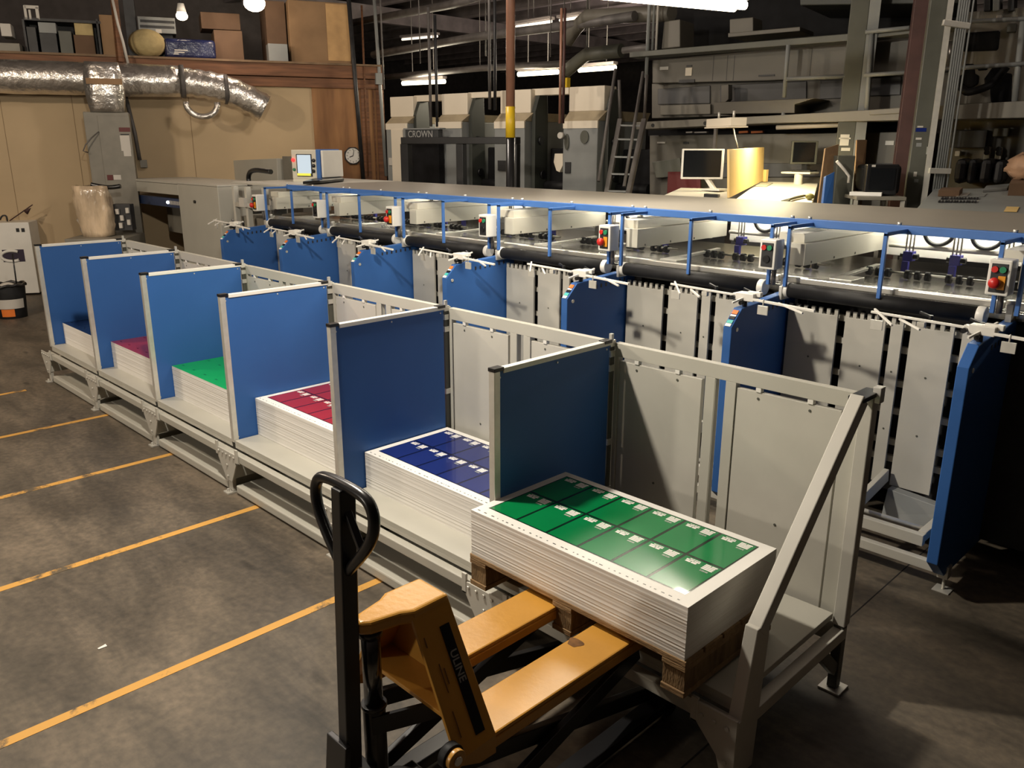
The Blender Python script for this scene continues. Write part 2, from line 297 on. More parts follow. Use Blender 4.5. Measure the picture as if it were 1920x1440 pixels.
# ================================================================== LOADING BAYS
S = 1.2
GR = 'steel loading bays of the pile rack'
def make_bay():
    r = thing('loading_bay', 'x', 'loading bay', (0, 0, 0), GR, world=False)
    # divider board with trims and corner caps
    mb = MB(); mb.box(-0.013, 0.013, 0.012, 0.742, 0.315, 1.262)
    for y in (0.03, 0.38, 0.72):
        for z in (0.36, 1.235): mb.cyl((0.013, y, z), (0.016, y, z), 0.005, n=8, mi=1)
    d = mb.build('divider_panel', [M['blue'], M['alu']], r, 0.0015, label='tall blue divider board')
    MB().box(-0.017, 0.017, -0.004, 0.030, 0.33, 1.262).build('front_edge_trim', M['alu'], d, 0.002)
    MB().box(-0.017, 0.017, 0.05, 0.752, 1.250, 1.272).build('top_edge_trim', M['whitep'], d, 0.002)
    for y0, y1 in ((-0.006, 0.05), (0.70, 0.754)):
        MB().box(-0.020, 0.020, y0, y1, 1.262, 1.278).build('corner_cap', M['black'], d, 0.002)
    # shelf
    mb = MB(); mb.box(0.02, 1.182, 0.0, 0.76, 0.318, 0.345); mb.box(0.02, 1.182, 0.0, 0.004, 0.295, 0.318)
    mb.build('shelf', M['grey'], r, 0.002)
    # front rail, hook brackets
    MB().box(0.0, 1.2, -0.045, 0.0, 0.235, 0.283).build('front_rail', M['grey'], r, 0.004)
    for x in (0.13, 1.07):
        mb = MB(); mb.box(x-0.014, x+0.014, -0.058, -0.046, 0.225, 0.322); mb.box(x-0.014, x+0.014, -0.058, -0.02, 0.225, 0.235)
        mb.build('hook_bracket', M['grey2'], r, 0.002)
    # gusset and leg at the left joint
    mb = MB(); mb.py([(-0.13, 0.285), (0.13, 0.285), (0.13, 0.235), (0.045, 0.085), (-0.03, 0.085), (-0.13, 0.235)], -0.056, -0.047)
    for x, z in ((-0.10, 0.262), (-0.05, 0.262), (0.0, 0.262), (0.05, 0.262), (0.10, 0.262), (0.0, 0.19), (0.0, 0.115)): mb.cyl((x, -0.056, z), (x, -0.063, z), 0.009, n=6, mi=1)
    mb.build('gusset_plate', [M['grey2'], M['alu']], r, 0.0015)
    mb = MB(); mb.box(-0.028, 0.028, -0.046, -0.02, 0.012, 0.235); mb.box(0.03, 0.045, -0.046, 0.70, 0.10, 0.232)
    mb.box(-0.028, 0.028, -0.02, 0.70, 0.19, 0.232)
    mb.build('leg', M['grey2'], r, 0.002)
    mb = MB(); mb.box(-0.028, 0.028, 0.67, 0.70, 0.012, 0.19); mb.build('leg', M['grey2'], r, 0.002)
    for y0, y1 in ((-0.085, -0.01), (0.65, 0.73)):
        mb = MB(); mb.box(-0.033, 0.033, y0, y1, 0.0, 0.010); mb.cyl((0, y0+0.02, 0.01), (0, y0+0.02, 0.03), 0.009, n=8)
        mb.build('foot_plate', M['alu'], r, 0.001)
    # lower tray
    mb = MB(); mb.hexa([(0.07, -0.045, 0.012), (1.16, -0.045, 0.012), (1.16, 0.78, 0.015), (0.07, 0.78, 0.015), (0.07, -0.045, 0.066), (1.16, -0.045, 0.066), (1.16, 0.78, 0.085), (0.07, 0.78, 0.085)])
    mb.build('lower_tray', M['grey'], r, 0.008)
    # back fence
    mb = MB(); mb.box(0.012, 1.19, 0.785, 0.82, 1.192, 1.256); mb.box(0.012, 1.19, 0.785, 0.82, 0.20, 0.26)
    mb.box(0.012, 0.034, 0.785, 0.82, 0.26, 1.192); mb.box(0.508, 0.556, 0.785, 0.82, 0.26, 1.192); mb.box(0.607, 0.656, 0.785, 0.82, 0.26, 1.192); mb.box(1.118, 1.19, 0.785, 0.82, 0.26, 1.192)
    mb.box(0.559, 0.562, 0.782, 0.786, 0.27, 1.19)
    mb.build('back_frame', M['grey'], r, 0.002)
    for x0, x1 in ((0.040, 0.488), (0.660, 1.108)):
        mb = MB(); mb.box(x0, x1, 0.790, 0.812, 0.27, 1.172)
        for fx in (0.22, 0.72): 
            xx = x0+(x1-x0)*fx; mb.box(xx-0.012, xx+0.012, 0.786, 0.81, 1.172, 1.192, 1)
            mb.cyl((xx, 0.790, 1.145), (xx, 0.787, 1.145), 0.006, n=8, mi=2)
        for zz in (0.62,): mb.cyl(((x0+x1)/2, 0.790, zz), ((x0+x1)/2, 0.787, zz), 0.006, n=8, mi=2)
        mb.build('back_panel', [M['grey2'], M['whitep'], M['dgrey']], r, 0.002)
    # hinge post behind the divider
    mb = MB(); mb.box(-0.006, 0.006, 0.757, 0.79, 0.33, 1.255, 0)
    for z in (1.24, 1.19, 1.12, 0.75, 0.5): mb.box(-0.012, 0.012, 0.752, 0.79, z, z+0.03, 1)
    mb.box(-0.008, 0.008, 0.762, 0.778, 1.255, 1.30, 1)
    mb.build('hinge_post', [M['dgrey'], M['alu']], r)
    return r
bay0 = make_bay()
BL = ['nearest grey loading bay with dark blue divider, behind the green pile on the wooden pallet', 'grey loading bay with blue divider holding the navy cover sheets behind the truck handle',
      'grey loading bay with bright blue divider holding crimson cover sheets with white lettering', 'grey loading bay with bright blue divider holding the plain bright green pile',
      'grey loading bay holding the plain crimson pile, second from the far left end', 'farthest grey loading bay holding the low deep navy pile, at the left end']
bay0['label'] = BL[0]
for k in range(1, 6): dup(bay0, (-S*k, 0, 0), BL[k])
for ch in list(bay0.children):
    if ch.name.split('.')[0] == 'lower_tray': bpy.data.objects.remove(ch)
# end guard frame
r = thing('end_guard_frame', 'grey tubular end frame with sloping brace at the right end of the pile rack', 'frame', (1.2, 0.4, 0))
mb = MB(); mb.box(1.185, 1.235, 0.755, 0.805, 0.30, 1.272); mb.build('rear_post', M['grey2'], r, 0.004)
mb = MB(); mb.bar((1.21, 0.062, 0.59), (1.21, 0.685, 1.268), 0.05, 0.062); mb.build('sloping_brace', M['grey2'], r, 0.004)
mb = MB(); mb.box(1.18, 1.24, 0.655, 0.81, 1.262, 1.280); mb.build('top_cap', M['black'], r, 0.002)
mb = MB(); mb.box(1.225, 1.255, 0.76, 0.80, 1.24, 1.30); mb.build('hook_bracket', M['alu'], r, 0.002)
mb = MB(); mb.box(1.19, 1.23, 0.76, 0.80, 0.012, 0.30); mb.bar((1.21, 0.58, 0.27), (1.21, 0.76, 0.10), 0.03, 0.05); mb.build('leg', M['dgrey'], r, 0.003)
mb = MB(); mb.py([(1.02, 0.31), (1.235, 0.31), (1.235, 0.06), (1.19, 0.06), (1.165, 0.14), (1.02, 0.29)], -0.056, -0.046)
for x, z in ((1.10, 0.265), (1.15, 0.265), (1.20, 0.265), (1.2, 0.13)): mb.cyl((x, -0.056, z), (x, -0.062, z), 0.009, n=6)
mb.build('gusset_plate', M['grey2'], r, 0.0015)
mb = MB(); mb.box(1.185, 1.235, -0.046, -0.016, 0.012, 0.30); mb.build('leg', M['grey2'], r, 0.003)
MB().prism([(1.186, -0.03, 0.06), (1.186, 0.08, 0.06), (1.186, 0.115, 0.62), (1.186, 0.03, 0.62), (1.186, -0.03, 0.30)], (0.048, 0, 0)).build('front_post', M['grey2'], r, 0.003)
mb = MB(); mb.bar((1.21, -0.02, 0.262), (1.21, 0.79, 0.262), 0.045, 0.05); mb.build('side_rail', M['grey2'], r, 0.003)
for y in (-0.03, 0.78):
    mb = MB(); mb.box(1.165, 1.255, y-0.045, y+0.045, 0, 0.010); mb.cyl((1.21, y, 0.01), (1.21, y, 0.03), 0.012, n=8); mb.build('foot_plate', M['alu'], r, 0.001)
# ================================================================== PAPER PILES
def stack_mesh(x0, x1, y0, y1, z0, z1, rnd, bow=0.0):
    """sheet stack: many lifts, each nudged by a millimetre or two"""
    mb = MB(); n = max(12, int((z1-z0)/0.006)); zs = [z0+(z1-z0)*i/n for i in range(n+1)]
    ring = []; nx, ny = 10, 6
    for i in range(n+1):
        jx = rnd.uniform(-1, 1)*0.0003; jy = rnd.uniform(-1, 1)*0.0004
        if rnd.random() < 0.2: jy -= 0.0008
        R = []
        for s in range(nx): R.append((x0+(x1-x0)*s/nx+jx, y0+jy))
        for s in range(ny): R.append((x1+jx, y0+(y1-y0)*s/ny+jy))
        for s in range(nx): R.append((x1-(x1-x0)*s/nx+jx, y1+jy))
        for s in range(ny): R.append((x0+jx, y1-(y1-y0)*s/ny+jy))
        ring.append([Vector((a, b, zs[i])) for a, b in R])
    N = 2*(nx+ny); vs = [v for R in ring for v in R]; fs = []
    for i in range(n):
        for j in range(N): fs.append((i*N+j, i*N+(j+1) % N, (i+1)*N+(j+1) % N, (i+1)*N+j))
    fs += [tuple(range(N-1, -1, -1)), tuple(n*N+j for j in range(N))]
    return mb.add(vs, fs)
def covers(x0, x1, y0, y1, z, mi_paper, border=True):
    """printed top sheet: white sheet, dark frame, 6 x 2 coloured covers with white lettering; materials 0 paper 1 colour 2 dark"""
    mb = MB(); t = 0.0006; mb.box(x0, x1, y0, y1, z, z+t, 0)
    X0, X1, Y0, Y1 = x0+0.040, x1-0.052, y0+0.062, y1-0.036
    def r(a, b, c, d, lay, mi): mb.quad((a, c, z+t+0.0004*lay), (b, c, z+t+0.0004*lay), (b, d, z+t+0.0004*lay), (a, d, z+t+0.0004*lay), mi)
    r(X0, X1, Y0, Y1, 1, 2)
    nx = 6; cw = (X1-X0)/nx; chh = (Y1-Y0)/2
    rr = random.Random(3)
    for i in range(nx):
        for j in range(2):
            a = X0+cw*i+0.006; b = X0+cw*(i+1)-0.006; c = Y0+chh*j+0.006; d = Y0+chh*(j+1)-0.006
            r(a, b, c, d, 2, 1)
            w, h = b-a, d-c
            def words(u0, u1, v, hh, n, mi=0):
                L = (u1-u0)*w; x = a+u0*w
                ws = [rr.uniform(.6, 1.4) for _ in range(n)]; tot = sum(ws)*1.12
                for q in ws:
                    l = L*q/tot; r(x, x+l, c+v*h, c+v*h+hh, 3, mi); x += l+L*0.12/n
            words(0.16, 0.46, 0.945, 0.0055, 4); words(0.10, 0.48, 0.895, 0.0085, 3); words(0.12, 0.44, 0.835, 0.0120, 2)
            for q in range(4): words(0.60, 0.94, 0.935-q*0.046, 0.0088, 1 if q else 2)
            words(0.64, 0.86, 0.725, 0.009, 3, 3)
    # colour-bar ticks along the front margin
    x = x0+0.02
    while x < x1-0.05:
        l = rr.uniform(0.004, 0.016); r(x, x+l, y0+0.018, y0+0.023, 1, 4); x += l+rr.uniform(0.008, 0.03)
    return mb
def pile(x, y0, w, dpt, z0, z1, style, label, seed):
    rnd = random.Random(seed)
    r = thing('paper_pile', label, 'paper pile', (x+w/2, y0+dpt/2, z0), 'piles of printed sheets')
    stack_mesh(x, x+w, y0, y0+dpt, z0, z1, rnd).build('sheet_stack', M['stack'], r)
    if style in ('green', 'navy', 'crim'):
        d = {'green': 'dgreen', 'navy': 'dnavy', 'crim': 'dcrim'}[style]
        covers(x, x+w, y0, y0+dpt, z1+0.0003, 0).build('printed_sheet', [M['paper'], M[style], M[d], mat('grey_print', (0.35, 0.38, 0.34), 0.4), M['black']], r, label='top sheet with twelve coloured covers')
    else:
        mb = MB(); mb.box(x, x+w, y0, y0+dpt, z1+0.0003, z1+0.001, 0); rr = random.Random(seed)
        for i in range(6):
            for j in range(3):
                a = x+w*(i+0.2)/6; b = y0+dpt*(j+0.3)/3; mb.quad((a, b, z1+0.0014), (a+0.035, b, z1+0.0014), (a+0.035, b+0.012, z1+0.0014), (a, b+0.012, z1+0.0014), 1)
        dk = mat('dark_mark_'+style, tuple(v*0.35 for v in {'bgreen': (0.003, 0.36, 0.07), 'crim': (0.33, 0.012, 0.028), 'bnavy': (0.006, 0.018, 0.075)}[style.replace('2', '')]), 0.3)
        mb.build('printed_sheet', [M[style.replace('2', '')], dk], r, label='full-bleed coloured top sheet')
    return r
pile(0.012, -0.135, 1.055, 0.585, 0.5005, 0.700, 'green', 'large pile of green cover sheets on the wooden pallet held up by the orange truck', 1)
pile(-1.180, 0.163, 1.055, 0.585, 0.3455, 0.549, 'navy', 'pile of navy blue cover sheets with white lettering, just behind the truck handle', 2)
pile(-2.380, 0.163, 1.055, 0.585, 0.3455, 0.590, 'crim', 'pile of crimson cover sheets with white lettering and white margins', 3)
pile(-3.580, 0.135, 1.055, 0.585, 0.3455, 0.580, 'bgreen', 'pile topped by a plain bright green sheet between two bright blue dividers', 4)
pile(-4.780, 0.130, 1.055, 0.585, 0.3455, 0.562, 'crim2', 'pile topped by a plain crimson sheet, second from the far left', 5)
pile(-5.980, 0.122, 1.055, 0.585, 0.3455, 0.542, 'bnavy', 'low pile topped by a deep navy sheet in the farthest left bay', 6)
# ================================================================== PALLET
r = thing('wooden_pallet', 'brown wooden pallet with three thick stringers under the green pile', 'pallet', (0.54, 0.16, 0.358))
for i in range(5):
    y = -0.138+0.1205*i; MB().box(0.004, 1.075, y, y+0.108, 0.480, 0.500).build('deck_board', M['wood'], r, 0.002)
for x in (0.004, 0.475, 0.980):
    MB().box(x, x+0.095, -0.138, 0.452, 0.458, 0.479).build('cross_board', M['wood'], r, 0.002)
    MB().box(x+0.002, x+0.093, -0.133, 0.447, 0.381, 0.457).build('stringer', M['woodd'], r, 0.002)
    MB().box(x, x+0.095, -0.138, 0.452, 0.358, 0.380).build('bottom_board', M['wood'], r, 0.002)
# ================================================================== PALLET TRUCK
r = thing('pallet_truck', 'orange high-lift pallet truck with black loop handle carrying the green pile', 'pallet truck', (0.575, -0.95, 0.0))
for x0, x1 in ((0.322, 0.492), (0.668, 0.838)):
    mb = MB(); mb.box(x0, x1, -0.80, 0.30, 0.440, 0.456); mb.box(x0, x0+0.012, -0.80, 0.26, 0.400, 0.440); mb.box(x1-0.012, x1, -0.80, 0.26, 0.400, 0.440)
    mb.hexa([(x0, .30, .410), (x1, .30, .410), (x1-.04, .38, .410), (x0+.04, .38, .410), (x0, .30, .456), (x1, .30, .456), (x1-.04, .38, .440), (x0+.04, .38, .440)])
    mb.build('fork', M['orange'], r, 0.006)
# A-shaped head
T = 0.852
hd = MB()
hd.py([(0.358, 0.545), (0.802, 0.545), (0.640, T-0.035), (0.520, T-0.035)], -0.815, -0.800)
head = hd.build('head_frame', M['orange'], r, 0.004)
def flange(xb, xt, side):
    mb = MB(); t = 0.014*side
    mb.hexa([(xb-t, -0.945, 0.455), (xb, -0.945, 0.455), (xb, -0.795, 0.465), (xb-t, -0.795, 0.465), (xt-t, -0.94, T-0.01), (xt, -0.94, T-0.01), (xt, -0.80, T-0.01), (xt-t, -0.80, T-0.01)] if side > 0 else
            [(xb, -0.945, 0.455), (xb-t, -0.945, 0.455), (xb-t, -0.795, 0.465), (xb, -0.795, 0.465), (xt, -0.94, T-0.01), (xt-t, -0.94, T-0.01), (xt-t, -0.80, T-0.01), (xt, -0.80, T-0.01)])
    a_, b_ = sorted((xb-t, xb)); mb.px([(-0.945, 0.456), (-0.795, 0.466), (-0.795, 0.40), (-0.86, 0.402), (-0.945, 0.44)], a_, b_)
    return mb.build('side_flange', M['orange'], r, 0.0015)
fr = flange(0.852, 0.648, 1); flange(0.308, 0.512, -1)
MB().hexa([(0.362, -0.925, 0.543), (0.798, -0.925, 0.543), (0.798, -0.815, 0.543), (0.362, -0.815, 0.543), (0.366, -0.925, 0.557), (0.794, -0.925, 0.557), (0.794, -0.815, 0.557), (0.366, -0.815, 0.557)]).build('bottom_flange', M['orange'], r, 0.002)
mb = MB(); mb.pz([(0.508, -0.795), (0.652, -0.795), (0.655, -0.93), (0.635, -0.965), (0.615, -1.055), (0.595, -1.082), (0.565, -1.082), (0.545, -1.055), (0.525, -0.965), (0.505, -0.93)], T-0.045, T)
mb.build('top_cap', M['orange'], r, 0.014, seg=4)
# black label strip with lettering on the right flange (slanted face)
pb, pt = Vector((0.852, 0, 0.46)), Vector((0.648, 0, T-0.01)); ax = (pt-pb).normalized(); nrm = Vector((ax.z, 0, -ax.x)); yv = Vector((0, 1, 0))
def onfl(t, y, off): q = pb+(pt-pb)*t+nrm*off; return Vector((q.x, y, q.z))
mb = MB(); mb.prism([onfl(0.08, -0.862, .0008), onfl(0.08, -0.826, .0008), onfl(0.84, -0.826, .0008), onfl(0.84, -0.862, .0008)], nrm*0.0012)
strip = mb.build('label_strip', M['black'], fr, label='black strip with pale lettering')
c = onfl(0.55, -0.845, 0.0022)
X = -ax; Y = yv; Z = X.cross(Y)
if Z.dot(nrm) < 0: Y = -Y; Z = -Z
mt = Matrix(((X.x, Y.x, Z.x, c.x), (X.y, Y.y, Z.y, c.y), (X.z, Y.z, Z.z, c.z), (0, 0, 0, 1)))
text_mesh('lettering', 'ULINE', 0.036, mat('pale_lettering', (0.30, 0.29, 0.26), 0.5), fr, mt)
c2 = onfl(0.52, -0.885, 0.0012); mt2 = mt.copy(); mt2.translation = c2
text_mesh('lettering', '2200', 0.018, M['black'], fr, mt2) if False else None
for t0, t1, y in ((0.42, 0.62, -0.905), (0.47, 0.58, -0.893), (0.12, 0.30, -0.912), (0.75, 0.82, -0.925)):
    mb = MB(); mb.prism([onfl(t0, y, .0004), onfl(t0, y+0.0035, .0004), onfl(t1, y+0.0035, .0004), onfl(t1, y, .0004)], nrm*0.0006)
    mb.build('fine_print', mat('brown_print', (0.16, 0.07, 0.015), 0.6), fr)
q = at_z(1078, 1205, 0.4565); mb = MB(); mb.pz([(q.x+0.028*math.cos(a)*(1+.25*math.sin(3*a)), q.y+0.030*math.sin(a)*(1+.2*math.cos(2*a))) for a in [2*pi*i/20 for i in range(20)]], 0.4562, 0.4568); mb.build('grease_stain', mat('grease', (0.16, 0.075, 0.025), 0.35, var=0.4, scale=40), [c for c in r.children if c.name.split('.')[0] == 'fork'][1])
# hydraulic ram
mb = MB(); mb.cyl((0.578, -1.035, 0.13), (0.578, -1.035, 0.55), 0.034, n=24); mb.cyl((0.578, -1.035, 0.545), (0.578, -1.035, 0.558), 0.039, n=24); mb.build('ram_barrel', M['black'], r, 0.002)
mb = MB(); mb.cyl((0.578, -1.035, 0.55), (0.578, -1.035, T-0.06), 0.028, n=24); mb.build('ram_piston', mat('dark_chrome', (0.16, 0.16, 0.16), 0.2, 1.0), r)
mb = MB(); mb.cyl((0.578, -1.035, T-0.065), (0.578, -1.035, T-0.042), 0.036, n=24); mb.build('ram_collar', M['black'], r)
# handle: square post with loop grip and release lever
HB, HT = Vector((0.572, -1.125, 0.30)), Vector((0.572, -1.092, 1.268))
hax = (HT-HB).normalized()
post = MB().bar(HB, HB+(HT-HB)*0.995, 0.044, 0.052, up=(0, 1, 0)).build('handle_post', M['black'], r, 0.004)
def hp(u, w): q = HB+(HT-HB)*w; return (q.x+u, q.y, q.z)
loop = []
L0 = [(-0.014, 0.745), (-0.07, 0.805), (-0.118, 0.865), (-0.138, 0.91), (-0.140, 0.955), (-0.120, 0.988), (-0.08, 1.0), (0.0, 1.003), (0.08, 1.0), (0.120, 0.988), (0.140, 0.955), (0.138, 0.91), (0.118, 0.865), (0.07, 0.805), (0.014, 0.745)]
def smooth(P, it=2):
    for _ in range(it):
        Q = [P[0]]
        for i in range(len(P)-1):
            a, b = P[i], P[i+1]; Q += [tuple(.75*x+.25*y for x, y in zip(a, b)), tuple(.25*x+.75*y for x, y in zip(a, b))]
        P = Q+[P[-1]]
    return P
MB().tube(smooth([hp(u, w) for u, w in L0]), 0.0165, n=14).build('loop_grip', M['black'], r)
mb = MB(); mb.bar(hp(0.015, 0.93), hp(0.082, 0.835), 0.014, 0.022, up=(0, 1, 0)); mb.build('release_lever', M['black'], r, 0.003)
mb = MB(); mb.bar((0.56, -1.165, 0.33), (0.56, -1.15, 0.48), 0.10, 0.02, up=(0, 1, 0)); mb.box(0.53, 0.62, -1.16, -1.06, 0.27, 0.36)
for x in (0.515, 0.632): mb.cyl((x, -1.13, 0.392), (x, -1.13, 0.402), 0.018, n=16, mi=1)
mb.build('handle_yoke', [M['black'], M['alu']], r, 0.003)
MB().bar((0.60, -1.06, 0.50), (0.68, -0.86, 0.50), 0.012, 0.06).build('stop_bracket', M['black'], r)
# pump base, wheels, scissor arms
mb = MB(); mb.cyl((0.578, -0.98, 0.12), (0.578, -0.98, 0.20), 0.115, n=28); mb.cyl((0.62, -0.93, 0.20), (0.62, -0.93, 0.222), 0.02, n=12); mb.box(0.44, 0.70, -1.05, -0.80, 0.09, 0.13); mb.build('pump_base', M['black'], r, 0.006)
for x in (0.50, 0.656): MB().cyl((x-0.024, -1.10, 0.09), (x+0.024, -1.10, 0.09), 0.09, n=28).build('steer_wheel', M['rubber'], r, 0.004)
for x in (0.37, 0.79):
    MB().bar((x, -0.90, 0.385), (x, 0.14, 0.108), 0.028, 0.06).build('scissor_arm', M['black'], r, 0.003)
    MB().bar((x+0.032, -1.0, 0.115), (x+0.032, -0.06, 0.385), 0.024, 0.06).build('scissor_arm', M['black'], r, 0.003)
    MB().box(x-0.02, x+0.05, -1.08, 0.20, 0.03, 0.075).build('base_rail', M['black'], r, 0.004)
    mb = MB(); mb.cyl((x-0.02, 0.16, 0.04), (x+0.05, 0.16, 0.04), 0.04, n=18); mb.build('load_roller', M['rubber'], r)
MB().box(0.38, 0.82, -1.02, -0.96, 0.05, 0.11).build('cross_member', M['black'], r, 0.004)
MB().cyl((0.40, -0.53, 0.25), (0.82, -0.53, 0.25), 0.016, n=12).build('pivot_shaft', M['black'], r)
mb = MB(); mb.cyl((0.842, -0.975, 0.500), (0.868, -0.975, 0.500), 0.038, n=24, mi=0); mb.cyl((0.868, -0.975, 0.500), (0.886, -0.975, 0.500), 0.031, n=24, mi=1); mb.cyl((0.886, -0.975, 0.500), (0.892, -0.975, 0.500), 0.014, n=12, mi=2)
mb.build('stabiliser_roller', [M['rubber'], M['orange'], M['alu']], r, 0.002, label='black roller with orange hub')
# ================================================================== COLLATING MACHINE
SG = 'collating stations of the long machine'
def cross_arm(r, x, y, z):
    """white paper-guide arms on the side panel: a hub with arms along and across the machine"""
    mb = MB(); mb.box(x-0.035, x+0.075, y-0.03, y+0.035, z-0.025, z+0.018); mb.box(x-0.06, x-0.03, y-0.02, y+0.02, z-0.02, z+0.01); mb.box(x+0.02, x+0.10, y+0.0, y+0.03, z-0.0, z+0.026)
    hub = mb.build('guide_hub', M['whitep'], r, 0.003)
    for dx, dz in ((-0.05, -0.012), (0.01, -0.035)): MB().cyl((x+dx, y-0.05, z+dz), (x+dx, y-0.02, z+dz), 0.012, n=10).build('knob', M['black'], hub)
    MB().cyl((x+0.01, y, z-0.075), (x+0.01, y, z-0.02), 0.014, n=10).build('hub_post', M['black'], hub)
    mb = MB(); mb.bar((x-0.03, y-0.01, z-0.002), (x-0.50, y+0.02, z+0.004), 0.012, 0.012); mb.build('guide_arm', M['whitep'], r, 0.002, label='long white guide arm pointing left')
    mb = MB(); mb.bar((x+0.03, y-0.02, z-0.01), (x+0.44, y-0.05, z-0.02), 0.014, 0.014); mb.build('guide_arm', M['whitep'], r, 0.002, label='long white guide arm pointing right')
    for (a, b) in (((x-0.50, y+0.06, z+0.012), (x-0.34, y-0.12, z-0.02)), ((x-0.36, y+0.02, z-0.012), (x-0.22, y-0.10, z-0.025)), ((x+0.22, y-0.02, z-0.012), (x+0.40, y-0.10, z-0.03)), ((x-0.01, y-0.10, z-0.03), (x+0.05, y+0.09, z+0.02))):
        MB().bar(a, b, 0.010, 0.010).build('paper_finger', M['whitep'], r, 0.001)
    for xx, yy in ((x-0.47, y+0.03), (x+0.14, y-0.035)):
        mb = MB(); mb.box(xx-0.03, xx+0.03, yy-0.004, yy+0.004, z-0.085, z-0.035); mb.cyl((xx, yy, z-0.04), (xx, yy, z), 0.004, n=8); mb.build('hanging_plate', M['alu'], r, 0.001)
    mb = MB(); mb.box(x-0.27, x-0.235, y-0.004, y+0.02, z-0.035, z-0.01); mb.build('sensor_block', M['grey2'], r, 0.001)
    for xx in (x-0.25, x-0.02):
        mb = MB(); mb.bar((xx, y+0.12, z+0.0), (xx-0.06, y+0.14, z+0.012), 0.012, 0.014); mb.cyl((xx, y+0.12, z-0.03), (xx, y+0.12, z+0.008), 0.011, n=10); mb.build('clamp_lever', M['black'], r, 0.002)
def make_station(full=True):
    r = thing('collating_station', 'x', 'collating station', (0, 0, 0), SG, world=False)
    # side panel
    prof = [(1.745, 0.21), (1.745, 1.19), (1.842, 1.282), (2.38, 1.315), (2.46, 1.27), (2.46, 0.10), (1.88, 0.10)]
    sp = MB().px(prof, 0.008, 0.060).build('side_panel', M['blue'], r, 0.004)
    # sticker strip on the chamfer of the panel
    def ch(t, x): return (x, 1.745+0.097*t, 1.19+0.092*t)
    nv = Vector((0, -0.092, 0.097)).normalized()
    for t0, t1, m in ((0.02, 0.16, 'paper'), (0.18, 0.34, 'teal'), (0.40, 0.52, 'black'), (0.54, 0.62, 'paper'), (0.66, 0.86, 'orng')):
        mb = MB(); mb.prism([Vector(ch(t0, 0.016))+nv*.001, Vector(ch(t0, 0.050))+nv*.001, Vector(ch(t1, 0.050))+nv*.001, Vector(ch(t1, 0.016))+nv*.001], nv*0.004); mb.build('button_sticker', M[m], sp)
    for i in range(7): MB().box(0.0605, 0.062, 2.03+0.05*i, 2.045+0.05*i, 1.225+0.003*i, 1.25+0.003*i).build('vent_slot', M['dark'], sp)
    MB().cyl((0.06, 1.80, 1.17), (0.064, 1.80, 1.17), 0.012, n=12).build('screw', M['alu'], sp)
    # front slats with gaps, dark inside
    for x0, x1 in ((0.075, 0.375), (0.42, 0.645), (0.675, 0.74), (0.78, 0.995), (1.035, 1.19)):
        mb = MB(); mb.box(x0, x1, 2.355, 2.372, 0.30, 1.215)
        nt = max(1, int((x1-x0)/0.045)); 
        for i in range(nt+1): xx = x0+(x1-x0-0.022)*i/nt; mb.box(xx, xx+0.022, 2.356, 2.371, 1.215, 1.25)
        for z in (0.62, 0.95): mb.cyl(((x0+x1)/2, 2.355, z), ((x0+x1)/2, 2.352, z), 0.006, n=8, mi=1)
        mb.build('front_slat', [M['grey2'], M['dgrey']], r, 0.0015)
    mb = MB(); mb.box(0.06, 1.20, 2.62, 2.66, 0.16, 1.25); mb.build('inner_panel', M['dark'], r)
    for z in (0.42, 0.52, 0.70, 0.86, 1.05, 1.18): MB().box(0.06, 1.20, 2.40, 2.43, z, z+0.035).build('cross_bar', M['grey2'], r)
    # feed roller and chrome bar
    ro = MB().cyl((0.10, 2.30, 1.334), (1.105, 2.30, 1.334), 0.042, n=24).build('feed_roller', M['rubber'], r, label='long black rubber roller')
    for a, b in ((0.062, 0.10), (1.105, 1.145)): MB().cyl((a, 2.30, 1.334), (b, 2.30, 1.334), 0.046, n=24).build('roller_end_cap', M['whitep'], ro, 0.004)
    MB().box(0.055, 0.075, 2.25, 2.42, 1.28, 1.36).build('roller_bracket', M['alu'], ro, 0.002)
    mb = MB(); mb.box(0.035, 1.20, 2.350, 2.395, 1.368, 1.406); mb.build('front_bar', M['chrome'], r, 0.006, label='polished square bar in front of the deck')
    for x in (0.02, ): 
        mb = MB(); mb.box(x, x+0.03, 2.33, 2.41, 1.25, 1.40); mb.cyl((x+0.015, 2.34, 1.40), (x+0.015, 2.34, 1.42), 0.02, n=12); mb.build('bar_clamp', M['alu'], r, 0.002)
    # deck
    mb = MB(); mb.box(0.0, 1.2, 2.40, 4.05, 1.31, 1.345)
    for i in range(9): mb.box(0.0, 1.2, 2.44+0.045*i, 2.462+0.045*i, 1.345, 1.349)
    mb.build('table_deck', M['steel'], r)
    mb = MB(); mb.box(0.0, 1.2, 4.0, 4.05, 0.12, 1.30); mb.build('rear_panel', M['grey'], r)
    # white suction beam across the deck
    mb = MB(); mb.px([(2.36, 1.475), (3.50, 1.475), (3.50, 1.60), (2.36, 1.60)], 0.045, 0.14); mb.px([(2.40, 1.60), (3.50, 1.60), (3.50, 1.655), (2.40, 1.655)], -0.05, 0.11)
    for y in (2.45, 2.75, 3.05): mb.cyl((0.14, y, 1.49), (0.143, y, 1.49), 0.008, n=8, mi=1)
    mb.build('suction_beam', [M['cream'], M['dgrey']], r, 0.004)
    # cream back cover under the lid
    MB().box(0.15, 1.18, 3.53, 3.56, 1.44, 1.70).build('back_cover', M['whitep'], r, 0.003)
    MB().cyl((0.20, 3.44, 1.515), (1.16, 3.44, 1.515), 0.014, n=12).build('carrier_rod', M['whitep'], r)
